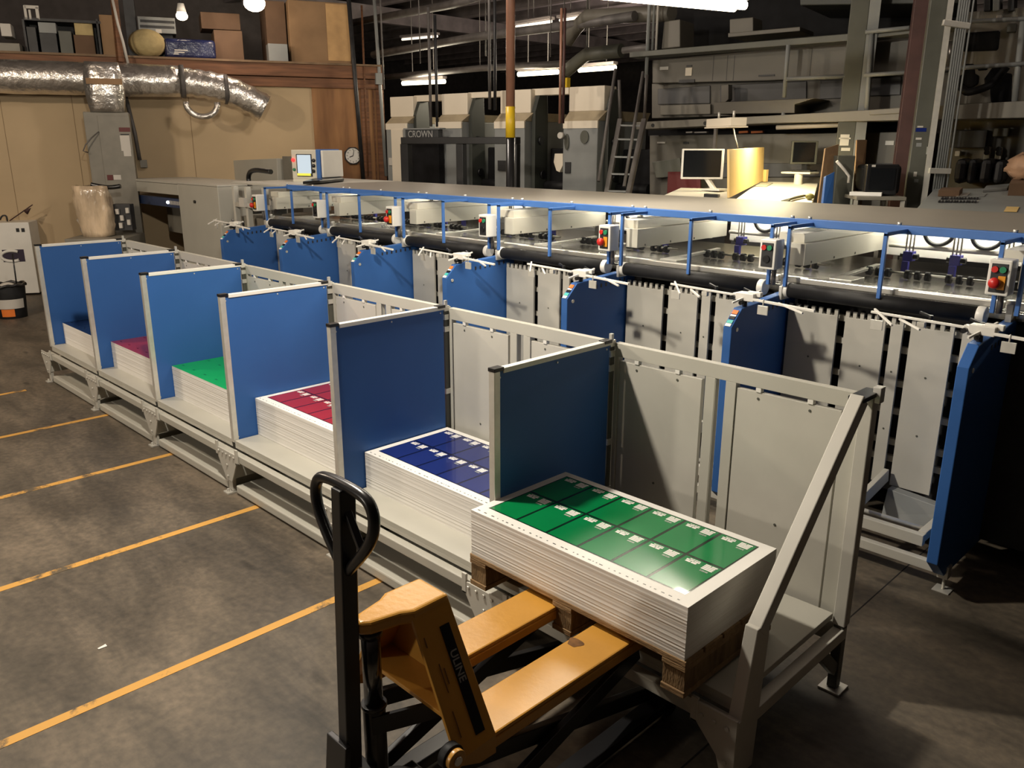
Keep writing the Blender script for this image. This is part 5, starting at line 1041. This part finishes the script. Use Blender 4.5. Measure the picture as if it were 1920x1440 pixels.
r = thing('monitor_pedestal', 'white pedestal with small shelf holding the dark-framed monitor', 'pedestal', tuple(at_depth(1497, 344, 8.8)))
c = at_depth(1496, 344, 8.8); t_ = at_depth(1500, 322, 8.85)
MB().cyl((c.x, c.y, c.z-0.02), (c.x, c.y, t_.z), 0.042, n=16).build('pedestal_post', M['desk'], r, 0.003)
MB().box(t_.x-0.16, t_.x+0.16, t_.y-0.10, t_.y+0.10, t_.z-0.02, t_.z).build('small_shelf', M['desk'], r, 0.004)
# pliers-like cables and papers on the bright desk
def onq(u, v): return p1+(p2-p1)*u+((p4+(p3-p4)*u)-(p1+(p2-p1)*u))*v
mb = MB(); 
for i in range(4): mb.tube(smooth([onq(0.62+.02*i, 0.10), onq(0.70, 0.2+.02*i), onq(0.80, 0.30+0.02*i), onq(0.88, 0.36)]), 0.010, n=8) if i == 0 else mb.tube(smooth([onq(0.60+.03*i, 0.08), onq(0.72, 0.19+.02*i), onq(0.86, 0.33+0.01*i)]), 0.010, n=8)
mb.v = [v+Vector((0, 0, 0.02)) for v in mb.v]
single('cable_coil', mb, mat('dark_cable', (0.06, 0.05, 0.02), 0.5), 'loose dark cable bundle lying on the bright white desk', 'cable')
mb = MB(); mb.prism([onq(.02, .72)+Vector((0, 0, .004)), onq(.22, .72)+Vector((0, 0, .004)), onq(.26, .9)+Vector((0, 0, .004)), onq(.06, .9)+Vector((0, 0, .004))], (0, 0, 0.006)); single('clipboard', mb, mat('grey_sheet', (0.40, 0.38, 0.30), 0.6), 'printed grey sheet at the back left of the bright desk', 'sheet')
mb = MB(); mb.sphere(onq(.95, .30)+Vector((0, 0, .03)), 0.04, sc=(1, 1, .7)); single('tape_roll', mb, mat('olive_tape', (0.14, 0.13, 0.03), 0.5), 'small dark olive roll at the right end of the bright desk', 'roll')
# hanging desk lamp fixture
q = at_depth(1385, 228, 8.0); dr = Vector((-0.80, 0.60, 0)); dr.normalize(); e = q+dr*0.62
r = thing('desk_light', 'short cream fluorescent fixture hanging over the bright console desk', 'light fixture', tuple((q+e)/2))
MB().bar(q, e, 0.16, 0.075).build('fixture_body', M['pressc'], r, 0.004)
for s_ in (0.2, 0.8): 
    c = q+(e-q)*s_; MB().cyl((c.x, c.y, c.z+0.04), (c.x, c.y, c.z+0.10), 0.012, n=8).build('hanger', M['alu'], r)
MB().bar(q+Vector((0, 0, -.045)), e+Vector((0, 0, -.045)), 0.19, 0.012).build('lower_lip', M['pressc'], r)
mb = MB(); mb.tube([at_depth(1374, 235, 8.2), at_depth(1378, 255, 8.3), at_depth(1383, 277, 8.4)], 0.007, n=8); single('pull_string', mb, M['litlabel'], 'thin white cord hanging from the desk fixture to the wood board', 'cord')
mb = MB(); a = at_depth(1343, 234, 8.9); mb.box(a.x-.015, a.x+.015, a.y-.015, a.y+.015, 0, a.z); single('lamp_stem', mb, M['pipe'], 'thin grey upright stem behind the white-framed monitor', 'stem')
# leaning sheets
def lean(name, pts, Ds, m, label, cat, th=0.015):
    P = [at_depth(x, y, D) for (x, y), D in zip(pts, Ds)]; n = (P[1]-P[0]).cross(P[2]-P[0]).normalized()
    if n.dot(CFW) < 0: n = -n
    mb = MB(); mb.prism(P, n*th); return single(name, mb, M[m], label, cat, bevel=0.002)
lean('cardboard_sheet', [(1548, 278), (1573, 270), (1562, 395), (1532, 395)], (7.6, 7.7, 7.5, 7.4), 'card', 'pinkish brown cardboard sheet leaning at the right end of the bright desk', 'cardboard')
lean('cardboard_sheet', [(1607, 262), (1626, 262), (1615, 395), (1600, 395)], (8.0, 8.1, 7.6, 7.5), 'card', 'narrow brown cardboard sheet leaning right of the square grey column', 'cardboard')
lean('blue_folder', [(1549, 330), (1565, 322), (1560, 395), (1542, 395)], (7.3, 7.35, 7.2, 7.15), 'blue', 'bright blue folder leaning on the cardboard sheet', 'folder', 0.03)
mb = MB(); q = at_depth(1583, 345, 7.5); a, b = at_depth(1567, 330, 7.5), at_depth(1600, 330, 7.5); zt = at_depth(1583, 292, 7.5).z
mb.prism([(a.x, a.y, 1.0), (b.x, b.y, 1.0), (b.x, b.y, zt), (a.x, a.y, zt)], (-0.2, 0.25, 0)); single('dark_locker', mb, M['dgrey'], 'dark grey metal box between the two leaning cardboard sheets', 'box', bevel=0.006)
mb = MB(); mb.tube([at_depth(1569, 302, 7.4), at_depth(1583, 318, 7.4), at_depth(1592, 330, 7.4), at_depth(1591, 343, 7.4)], 0.013, n=8); single('white_hose', mb, M['litlabel'], 'short white hose hanging across the dark metal box', 'hose')
# tube television on its cart
q = at_depth(1660, 340, 7.2); pt = Plane(q.x, q.y, 38)
r = thing('tube_television', 'old black tube television on the small cart', 'television', tuple(pt.at(1660, 366)))
mb = MB(); mb.rect(pt, 1623, 308, 1684, 366, 0.08); mb.build('television_front', M['black'], r, 0.01)
mb = MB(); mb.rect(pt, 1631, 316, 1678, 356, 0.006, off=0.006); mb.build('screen', M['screen'], r)
mb = MB(); mb.rect(pt, 1628, 310, 1690, 364, 0.42, off=-0.08); mb.build('television_back', M['rubber'], r, 0.03)
mb = MB(); mb.rect(pt, 1635, 309, 1642, 313, 0.003, off=0.003); mb.build('label', M['litlabel'], r)
r = thing('small_cart', 'small dark cart carrying the tube television and white papers', 'cart', (*pt.at(1655, 375, .15).xy, 0))
a, b = pt.at(1606, 372, .12), pt.at(1700, 372, .12); zt = pt.at(1650, 369, .12).z
mb = MB(); mb.prism([(a.x, a.y, zt-.03), (b.x, b.y, zt-.03), (b.x, b.y, zt), (a.x, a.y, zt)], -pt.n*0.62); mb.build('cart_top', M['furn'], r, 0.004)
for s_ in (0.03, 0.97):
    for d_ in (0.03, 0.58): c = a+(b-a)*s_-pt.n*d_; MB().box(c.x-.02, c.x+.02, c.y-.02, c.y+.02, 0, zt-.03).build('leg', M['furn'], r, 0.003)
mb = MB(); c = a+(b-a)*0.22-pt.n*0.12; mb.prism([c+Vector((-.1, -.06, zt-c.z+.002)), c+Vector((.14, .02, zt-c.z+.002)), c+Vector((.11, .12, zt-c.z+.002)), c+Vector((-.11, .05, zt-c.z+.002))], (0, 0, 0.03)); single('paper_stack', mb, M['paper'], 'small stack of white paper on the cart left of the television', 'paper')
# right console with clutter
r = thing('control_desk', 'sloping grey control desk with key rows at the right picture edge', 'control desk', (*at_depth(1830, 380, 6.8).xy, 0))
k1, k2, k3, k4 = at_depth(1712, 398, 6.2), at_depth(1990, 408, 6.0), at_depth(1990, 352, 7.3), at_depth(1752, 354, 7.4)
tabletop(r, [k1, k2, k3, k4], 0.06, 'mgrey')
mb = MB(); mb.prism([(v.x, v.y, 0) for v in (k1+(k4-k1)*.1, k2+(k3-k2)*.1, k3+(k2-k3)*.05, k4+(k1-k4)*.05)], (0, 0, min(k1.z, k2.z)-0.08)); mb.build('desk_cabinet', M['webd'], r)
def onk(u, v, h=0.004): return k1+(k2-k1)*u+((k4+(k3-k4)*u)-(k1+(k2-k1)*u))*v+Vector((0, 0, h))
rr = random.Random(11)
for i in range(26):
    u, v = 0.12+0.022*(i % 13)+rr.uniform(-.004, .004), 0.36+0.13*(i//13); mb = MB(); mb.prism([onk(u, v), onk(u+.013, v), onk(u+.013, v+.05), onk(u, v+.05)], (0, 0, 0.012)); mb.build('key', M['dark'], r)
def kslab(name, u0, u1, v0, v1, h, m, label, cat, group=None, sk=0.0):
    mb = MB(); mb.prism([onk(u0, v0), onk(u1, v0+sk), onk(u1+.01, v1+sk), onk(u0+.01, v1)], (0, 0, h)); return single(name, mb, M[m], label, cat, group, 0.002)
kslab('note_paper', 0.61, 0.70, 0.10, 0.26, 0.003, 'board', 'yellowish paper slip lying near the front of the sloping control desk', 'paper')
kslab('loose_sheet', 0.22, 0.30, 0.60, 0.72, 0.004, 'litlabel', 'pale loose sheet on the left of the sloping control desk', 'paper', 'loose papers on the control desk', .05)
kslab('loose_sheet', 0.40, 0.58, 0.80, 1.0, 0.02, 'mgrey', 'grey crumpled sheet at the back of the sloping control desk', 'paper', 'loose papers on the control desk', .08)
kslab('loose_sheet', 0.33, 0.43, 0.55, 0.68, 0.004, 'mgrey', 'small grey sheet beside the key rows of the control desk', 'paper', 'loose papers on the control desk', .06)
kslab('loose_sheet', 0.10, 0.22, 0.75, 0.86, 0.008, 'litlabel', 'white torn paper at the back left corner of the control desk', 'paper', 'loose papers on the control desk', .03)
kslab('wood_block', 0.08, 0.24, 0.62, 0.75, 0.05, 'cardd', 'dark brown flat box at the left side of the control desk', 'box')
kslab('brown_box', 0.60, 0.86, 0.66, 0.95, 0.10, 'cardd', 'low brown cardboard box under the crumpled paper bag', 'box')
mb = MB(); c = onk(0.70, 0.84, 0.10); mb.sphere(c+Vector((0, 0, 0.10)), 0.15, nu=18, nv=12, sc=(1.0, 0.8, 0.75)); rr = random.Random(4)
mb.v = [v+Vector((rr.uniform(-.02, .02), rr.uniform(-.02, .02), rr.uniform(-.02, .02))) for v in mb.v]
for i in range(len(mb.v)): mb.v[i].z = max(mb.v[i].z, c.z)
single('paper_bag', mb, M['bag'], 'crumpled brown paper bag on the box on the control desk', 'bag')
# ================================================================== CEILING AND OVERHEAD
ZC = 5.3
mb = MB(); mb.box(-24, 13, -10, 24, ZC, ZC+0.1); o = mb.build('ceiling', M['ceil']); o['kind'] = 'structure'
for i in range(17):
    y = 3.0+1.25*i; mb = MB(); mb.box(-24, 13, y, y+0.12, ZC-0.30, ZC-0.26); mb.box(-24, 13, y+0.05, y+0.07, ZC-0.26, ZC); mb.build('joist', M['joist'], o)
for x in (-13.5, -7.5, -1.5, 4.5): mb = MB(); mb.box(x, x+0.16, 6.2, 24, ZC-0.62, ZC-0.30); mb.build('girder', M['joist'], o)
dk = mat('far_wall_paint', (0.055, 0.048, 0.045), 0.9, var=0.2)
for nm, b in (('wall_back', (-24, 13, 23.8, 24, 0, ZC)), ('wall_far', (-24, -23.8, -10, 24, 0, ZC)), ('wall_right', (12.8, 13, -10, 24, 0, ZC)), ('wall_front', (-24, 13, -10, -9.8, 0, ZC))):
    mb = MB(); mb.box(*b); w_ = mb.build(nm, dk); w_['kind'] = 'structure'
# near fluorescent fixture
qe = at_z(1386, 25, 3.06); d = (at_z(1085, -3, 3.06)-qe); d.z = 0; d.normalize(); qs = qe+d*2.44
r = thing('fluorescent_fixture', 'large bright fluorescent strip hanging near the top edge of the picture', 'light fixture', tuple((qe+qs)/2), 'hanging fluorescent fixtures')
up = Vector((0, 0, 1)); sdv = Vector((-d.y, d.x, 0))
MB().bar(qs+up*.10, qe+up*.10, 0.26, 0.05).build('reflector', M['whitep'], r, 0.004)
for s_ in (-0.055, 0.055): MB().cyl(qs+sdv*s_+up*.045, qe+sdv*s_+up*.045, 0.030, n=12).build('tube', M['e_tube'], r)
for t_ in (0.1, 0.9): c = qs+(qe-qs)*t_; MB().cyl((c.x, c.y, c.z+.12), (c.x, c.y, ZC), 0.006, n=6).build('hanger', M['pipe'], r)
NEAR = (qs+qe)/2
# far fixtures
FL = [((755, 157), (834, 152), 15.5, 'far fluorescent fixture above the CROWN board, nearest the plywood wall'), ((972, 140), (1046, 134), 14.0, 'far fluorescent fixture just right of the brown pipe column'),
      ((1086, 131), (1154, 127), 14.0, 'far fluorescent fixture left of the ladder top')]
for (a, b, D, lab) in FL:
    A, B = at_depth(*a, D+0.5), at_depth(*b, D); B.z = A.z = (A.z+B.z)/2
    r = thing('fluorescent_fixture', lab, 'light fixture', tuple((A+B)/2), 'hanging fluorescent fixtures')
    MB().bar(A+up*.07, B+up*.07, 0.12, 0.04).build('reflector', M['joist'], r)
    n = 3 if D > 15 else 2
    MB().cyl(A, B, 0.038, n=12).build('tube', M['e_far'], r)
    for t_ in (0.25, 0.75): c = A+(B-A)*t_; MB().cyl((c.x, c.y, c.z+.08), (c.x, c.y, ZC), 0.008, n=6).build('hanger', M['pipe'], r)
for (a, b, D, lab) in (((754, 74), (820, 68), 17, 'thin bright light strip high under the roof left of the pipe column'), ((968, 50), (1034, 40), 14, 'long thin light strip high under the roof right of the pipe column'), ((1050, 38), (1090, 32), 14, 'short thin light strip under the roof beside the pale bent pipe')):
    A, B = at_depth(*a, D+.6), at_depth(*b, D); r = thing('light_strip', lab, 'light strip', tuple((A+B)/2), 'thin light strips under the roof')
    MB().bar(A+up*.05, B+up*.05, 0.14, 0.04).build('reflector', M['joist'], r); c_ = (A+B)/2; MB().cyl((c_.x, c_.y, c_.z+.06), (c_.x, c_.y, ZC), 0.006, n=6).build('hanger', M['pipe'], r); MB().cyl(A, B, 0.022, n=8).build('tube', mat('dim_white_diffuser', (0.7, 0.65, 0.6), 0.4) if False else emat('dim_tube', (1, .88, .72), 1.3), r)
# overhead pipes
def opipe(p, D, rad, m, label, cat='pipe', n=10):
    P = [at_depth(x, y, dd) for (x, y), dd in zip(p, D)]; mb = MB(); mb.tube(P, rad, n=n); c = P[len(P)//2]; mb.cyl((c.x, c.y, c.z), (c.x, c.y, ZC), 0.006, n=6); return single('overhead_pipe', mb, M[m], label, cat, 'overhead pipes and ducts')
opipe([(660, 43), (850, 8), (905, -10)], (16, 13, 12), 0.06, 'pipe', 'long grey pipe sloping up across the roof beside the largest carton')
opipe([(700, 103), (900, 68), (1100, 44), (1190, 30)], (15, 12.8, 11.2, 10.6), 0.06, 'pipe', 'long grey pipe crossing behind the brown pipe column, left end lower')
opipe([(720, 145), (900, 128), (1080, 118)], (15.5, 14, 13), 0.05, 'pipe', 'dark horizontal pipe above the farthest press units')
opipe([(1062, 78), (1080, 52), (1100, 32), (1230, 26), (1260, 24)], (11.5, 11.4, 11.2, 10.6, 10.4), 0.09, 'webg', 'thick beige bent duct pipe near the bright fluorescent strip', 'duct pipe', 14)
opipe([(1060, 135), (1080, 118), (1100, 102), (1165, 95)], (12.5, 12.4, 12.2, 11.8), 0.09, 'dgrey', 'thick dark bent duct pipe above the nearest press unit', 'duct pipe', 14)
opipe([(1168, 95), (1215, 88), (1218, 96)], (10.6, 10.4, 10.4), 0.04, 'pipe', 'short bent rail pipe at the ladder top', 'pipe')
# hanging rods and vertical conduits
def vrod(x, D, z0, z1, rad, m, label, lean=0.0, nm='hanging_rod', y=150):
    q = at_depth(x, y, D); mb = MB(); mb.cyl((q.x, q.y, z0), (q.x+lean, q.y, z1), rad*0.7, n=8); return single(nm, mb, M[m], label, 'rod', 'vertical rods and conduits under the roof')
q = W.at(670, 300, 0.25); 
mb = MB(); mb.cyl(W.at(681, 337, .3), W.at(653, -10, .3), 0.035, n=10); single('hanging_cable', mb, M['dark'], 'thick dark cable hanging down the wall from beside the largest carton to the lid', 'cable')
mb = MB(); mb.cyl(W.at(724, 330, .1), W.at(701, -10, .1), 0.028, n=10); single('wall_conduit', mb, M['mgrey'], 'pale vertical conduit at the right end of the plywood wall', 'conduit')
mb = MB(); mb.rect(W, 705, 137, 717, 158, 0.1, off=0.16); single('junction_box', mb, M['mgrey'], 'pale grey junction box on the conduit at the plywood wall end', 'junction box')
mb = MB(); mb.cyl(W.at(690, 330, .1), W.at(678, 10, .1), 0.016, n=8); single('wall_conduit', mb, M['beam'], 'thin dark conduit between the hanging cable and the pale conduit', 'conduit')
vrod(719, 14, 3.0, ZC, 0.02, 'pipe', 'thin rod just right of the plywood wall end'); vrod(806, 12.6, 2.4, 4.0, 0.03, 'pipe', 'grey upright pipe left of the second farthest press box'); vrod(818, 12.6, 2.4, 3.9, 0.03, 'dark', 'dark upright pipe touching the second farthest press box')
vrod(789, 13, 3.3, ZC, 0.012, 'pipe', 'thin hanging rod above the far fluorescent by the plywood wall'); vrod(918, 11.6, 2.6, ZC, 0.028, 'pipe', 'pale grey conduit left of the brown pipe column'); vrod(928, 11.8, 2.6, 4.4, 0.03, 'dark', 'dark conduit close left of the brown pipe column')
vrod(1033, 11, 3.2, ZC, 0.010, 'pipe', 'thin hanging rod right of the brown pipe column', y=20); vrod(1051, 10.6, 2.4, 3.7, 0.025, 'brown', 'brown pipe pair left member left of the nearest press box'); vrod(1057, 10.6, 2.4, 3.7, 0.025, 'rust', 'rust-coloured pipe close left of the nearest press box')
vrod(1058, 11, 3.6, ZC, 0.010, 'pipe', 'thin rod beside the pale bent duct pipe', y=20); vrod(910, 13, 3.4, ZC, 0.012, 'pipe', 'thin hanging rod left of the grey conduit', y=20)
vrod(1215, 10.2, 2.9, 4.6, 0.03, 'mgrey', 'left one of the pale uprights above the ladder top', y=70); vrod(1224, 10.2, 3.2, 4.6, 0.02, 'mgrey', 'middle one of the pale uprights above the ladder top', y=70); vrod(1231, 10.2, 3.2, 4.6, 0.02, 'litlabel', 'right one of the pale uprights above the ladder top', y=70)
mb = MB(); a = at_depth(1063, 146, 10.7); b = at_depth(1063, 164, 10.7); mb.box(a.x-.03, a.x+.03, a.y-.03, a.y+.03, b.z, a.z); single('yellow_pendant', mb, M['yellow'], 'small yellow pendant control beside the nearest press box', 'pendant')
# machinery above the web press
mb = MB(); mb.slab(WP, [(1245, 40), (1275, 36), (1275, 88), (1240, 92)], 0.4, 0, 0.1); single('beige_actuator', mb, M['webg'], 'beige upright actuator above the left end of the web press', 'actuator', bevel=0.01)
mb = MB(); mb.slab(WP, [(1365, 62), (1500, 50), (1500, 58), (1365, 70)], 0.5, 0, 0.2); single('beige_shelf', mb, M['webg'], 'flat beige ledge above the web press under the bright strip', 'ledge', bevel=0.006)
mb = MB(); mb.slab(WP, [(1368, 36), (1412, 32), (1412, 60), (1368, 64)], 0.3, 0, 0.1); single('beige_box', mb, M['webg'], 'beige box with dark round hole at the end of the bright strip', 'box', bevel=0.008)
mb = MB(); mb.slab(WP, [(1500, -20), (1800, -40), (1800, 6), (1500, 10)], 1.2, 0, 0.1); single('overhead_housing', mb, M['pside'], 'beige housing above the web press cut by the top picture edge', 'housing', bevel=0.01)
mb = MB(); mb.slab(WP, [(1230, -30), (1800, -60), (1800, 58), (1230, 108)], 0.3, 0, -1.0); single('shade_backdrop', mb, M['pit'], 'near-black sheet for the shaded machinery above the web press behind the columns', 'machinery')  # background sheet kept in shade by its near-black colour
for i, x in enumerate((1845, 1862, 1890)):
    mb = MB(); mb.slab(WP, [(x, -10), (x+12, -11), (x+11, 20), (x-1, 21)], 0.3, 0, 0.1); single('upper_fitting', mb, M['dark'] if i != 1 else M['mgrey'], ['dark fitting above the press side frame, left of the pale one', 'pale fitting above the press side frame', 'dark fitting above the press side frame, right of the pale one'][i], 'fitting', bevel=0.006)
mb = MB(); mb.cyl(WP.at(1776, 125, .25), WP.at(1779, 78, .25), 0.035, n=16); o = single('steel_cylinder', mb, M['chrome'], 'shiny steel cylinder glinting behind the conduit bundle', 'cylinder')
# ================================================================== CAMERA, WORLD, LIGHTS
cam = bpy.data.cameras.new('camera'); cam.sensor_width = 36; cam.sensor_fit = 'HORIZONTAL'; cam.lens = CF/1920*36; cam.clip_end = 200
co = bpy.data.objects.new('camera', cam); COL.objects.link(co)
co.matrix_world = Matrix(((CR.x, CU.x, -CFW.x, CP.x), (CR.y, CU.y, -CFW.y, CP.y), (CR.z, CU.z, -CFW.z, CP.z), (0, 0, 0, 1)))
SC.camera = co
w = bpy.data.worlds.new('World'); SC.world = w; w.use_nodes = True
w.node_tree.nodes['Background'].inputs[0].default_value = (1.0, 0.86, 0.70, 1); w.node_tree.nodes['Background'].inputs[1].default_value = 0.012
def light(kind, name, loc, power, col, size=0.1, rot=None, size_y=None, spread=None):
    l = bpy.data.lights.new(name, kind); l.energy = power; l.color = col
    if kind == 'AREA':
        l.size = size
        if size_y: l.shape = 'RECTANGLE'; l.size_y = size_y
        if spread: l.spread = math.radians(spread)
    else: l.shadow_soft_size = size
    o = bpy.data.objects.new(name, l); COL.objects.link(o); o.location = loc
    if rot: o.rotation_euler = rot
    return o
WARM = (1.0, 0.91, 0.77)
light('POINT', 'aisle_lamp', (-1.08, -0.72, 3.42), 450, WARM, 0.09)
light('POINT', 'far_aisle_lamp', (-6.6, -2.8, 4.3), 430, (1.0, 0.83, 0.63), 0.15)
light('POINT', 'side_aisle_fill', (-3.8, -8.6, 2.9), 520, (1.0, 0.90, 0.76), 0.25)  # added frontal fill from behind the camera, source unseen
light('AREA', 'near_strip_light', NEAR-Vector((0, 0, 0.06)), 62, (1.0, 0.92, 0.78), 2.3, (0, 0, math.atan2(d.y, d.x)), 0.2)
light('AREA', 'desk_lamp', at_depth(1450, 236, 8.1), 30, (1.0, 0.87, 0.52), 0.5, (0, 0, 0), 0.3)
for (x_, y_, D_, w_) in ((795, 165, 15.0, 70), (1005, 150, 13.6, 80), (1120, 142, 13.6, 70)):
    light('POINT', 'press_lamp', at_depth(x_, y_, D_), w_, (1.0, 0.88, 0.66), 0.25)
light('POINT', 'press_front_fill', (-5.6, 3.6, 4.4), 150, (1.0, 0.88, 0.76), 0.2)  # unseen fill that brightens the press fronts, no fixture here
light('POINT', 'roof_fill', (-9.0, 12.0, 3.6), 130, (1.0, 0.84, 0.76), 0.4)  # added fill so the ceiling does not go black, no fixture here
light('POINT', 'web_press_fill', (-1.2, 4.4, 4.7), 12, (1.0, 0.86, 0.70), 0.2)  # unseen weak fill for the web press, placed clear of the dividers
light('POINT', 'right_press_fill', (1.6, 5.2, 4.3), 26, (1.0, 0.84, 0.70), 0.2)  # added fill to lift the press side frame, no fixture here
light('POINT', 'mezzanine_lamp', W.at(420, 40, 0.5), 16, (1.0, 0.80, 0.66), 0.1)
vs = SC.view_settings
SC.display_settings.display_device = 'sRGB'
vs.view_transform = 'Standard'; vs.look = 'None'; vs.exposure = 0.0; vs.gamma = 1.0; vs.use_curve_mapping = False
SC.cycles.max_bounces = 6; SC.cycles.diffuse_bounces = 3; SC.cycles.glossy_bounces = 3; SC.cycles.caustics_reflective = False; SC.cycles.caustics_refractive = False
SC.cycles.sample_clamp_indirect = 3.0
try: SC.cycles.use_denoising = True
except Exception: pass
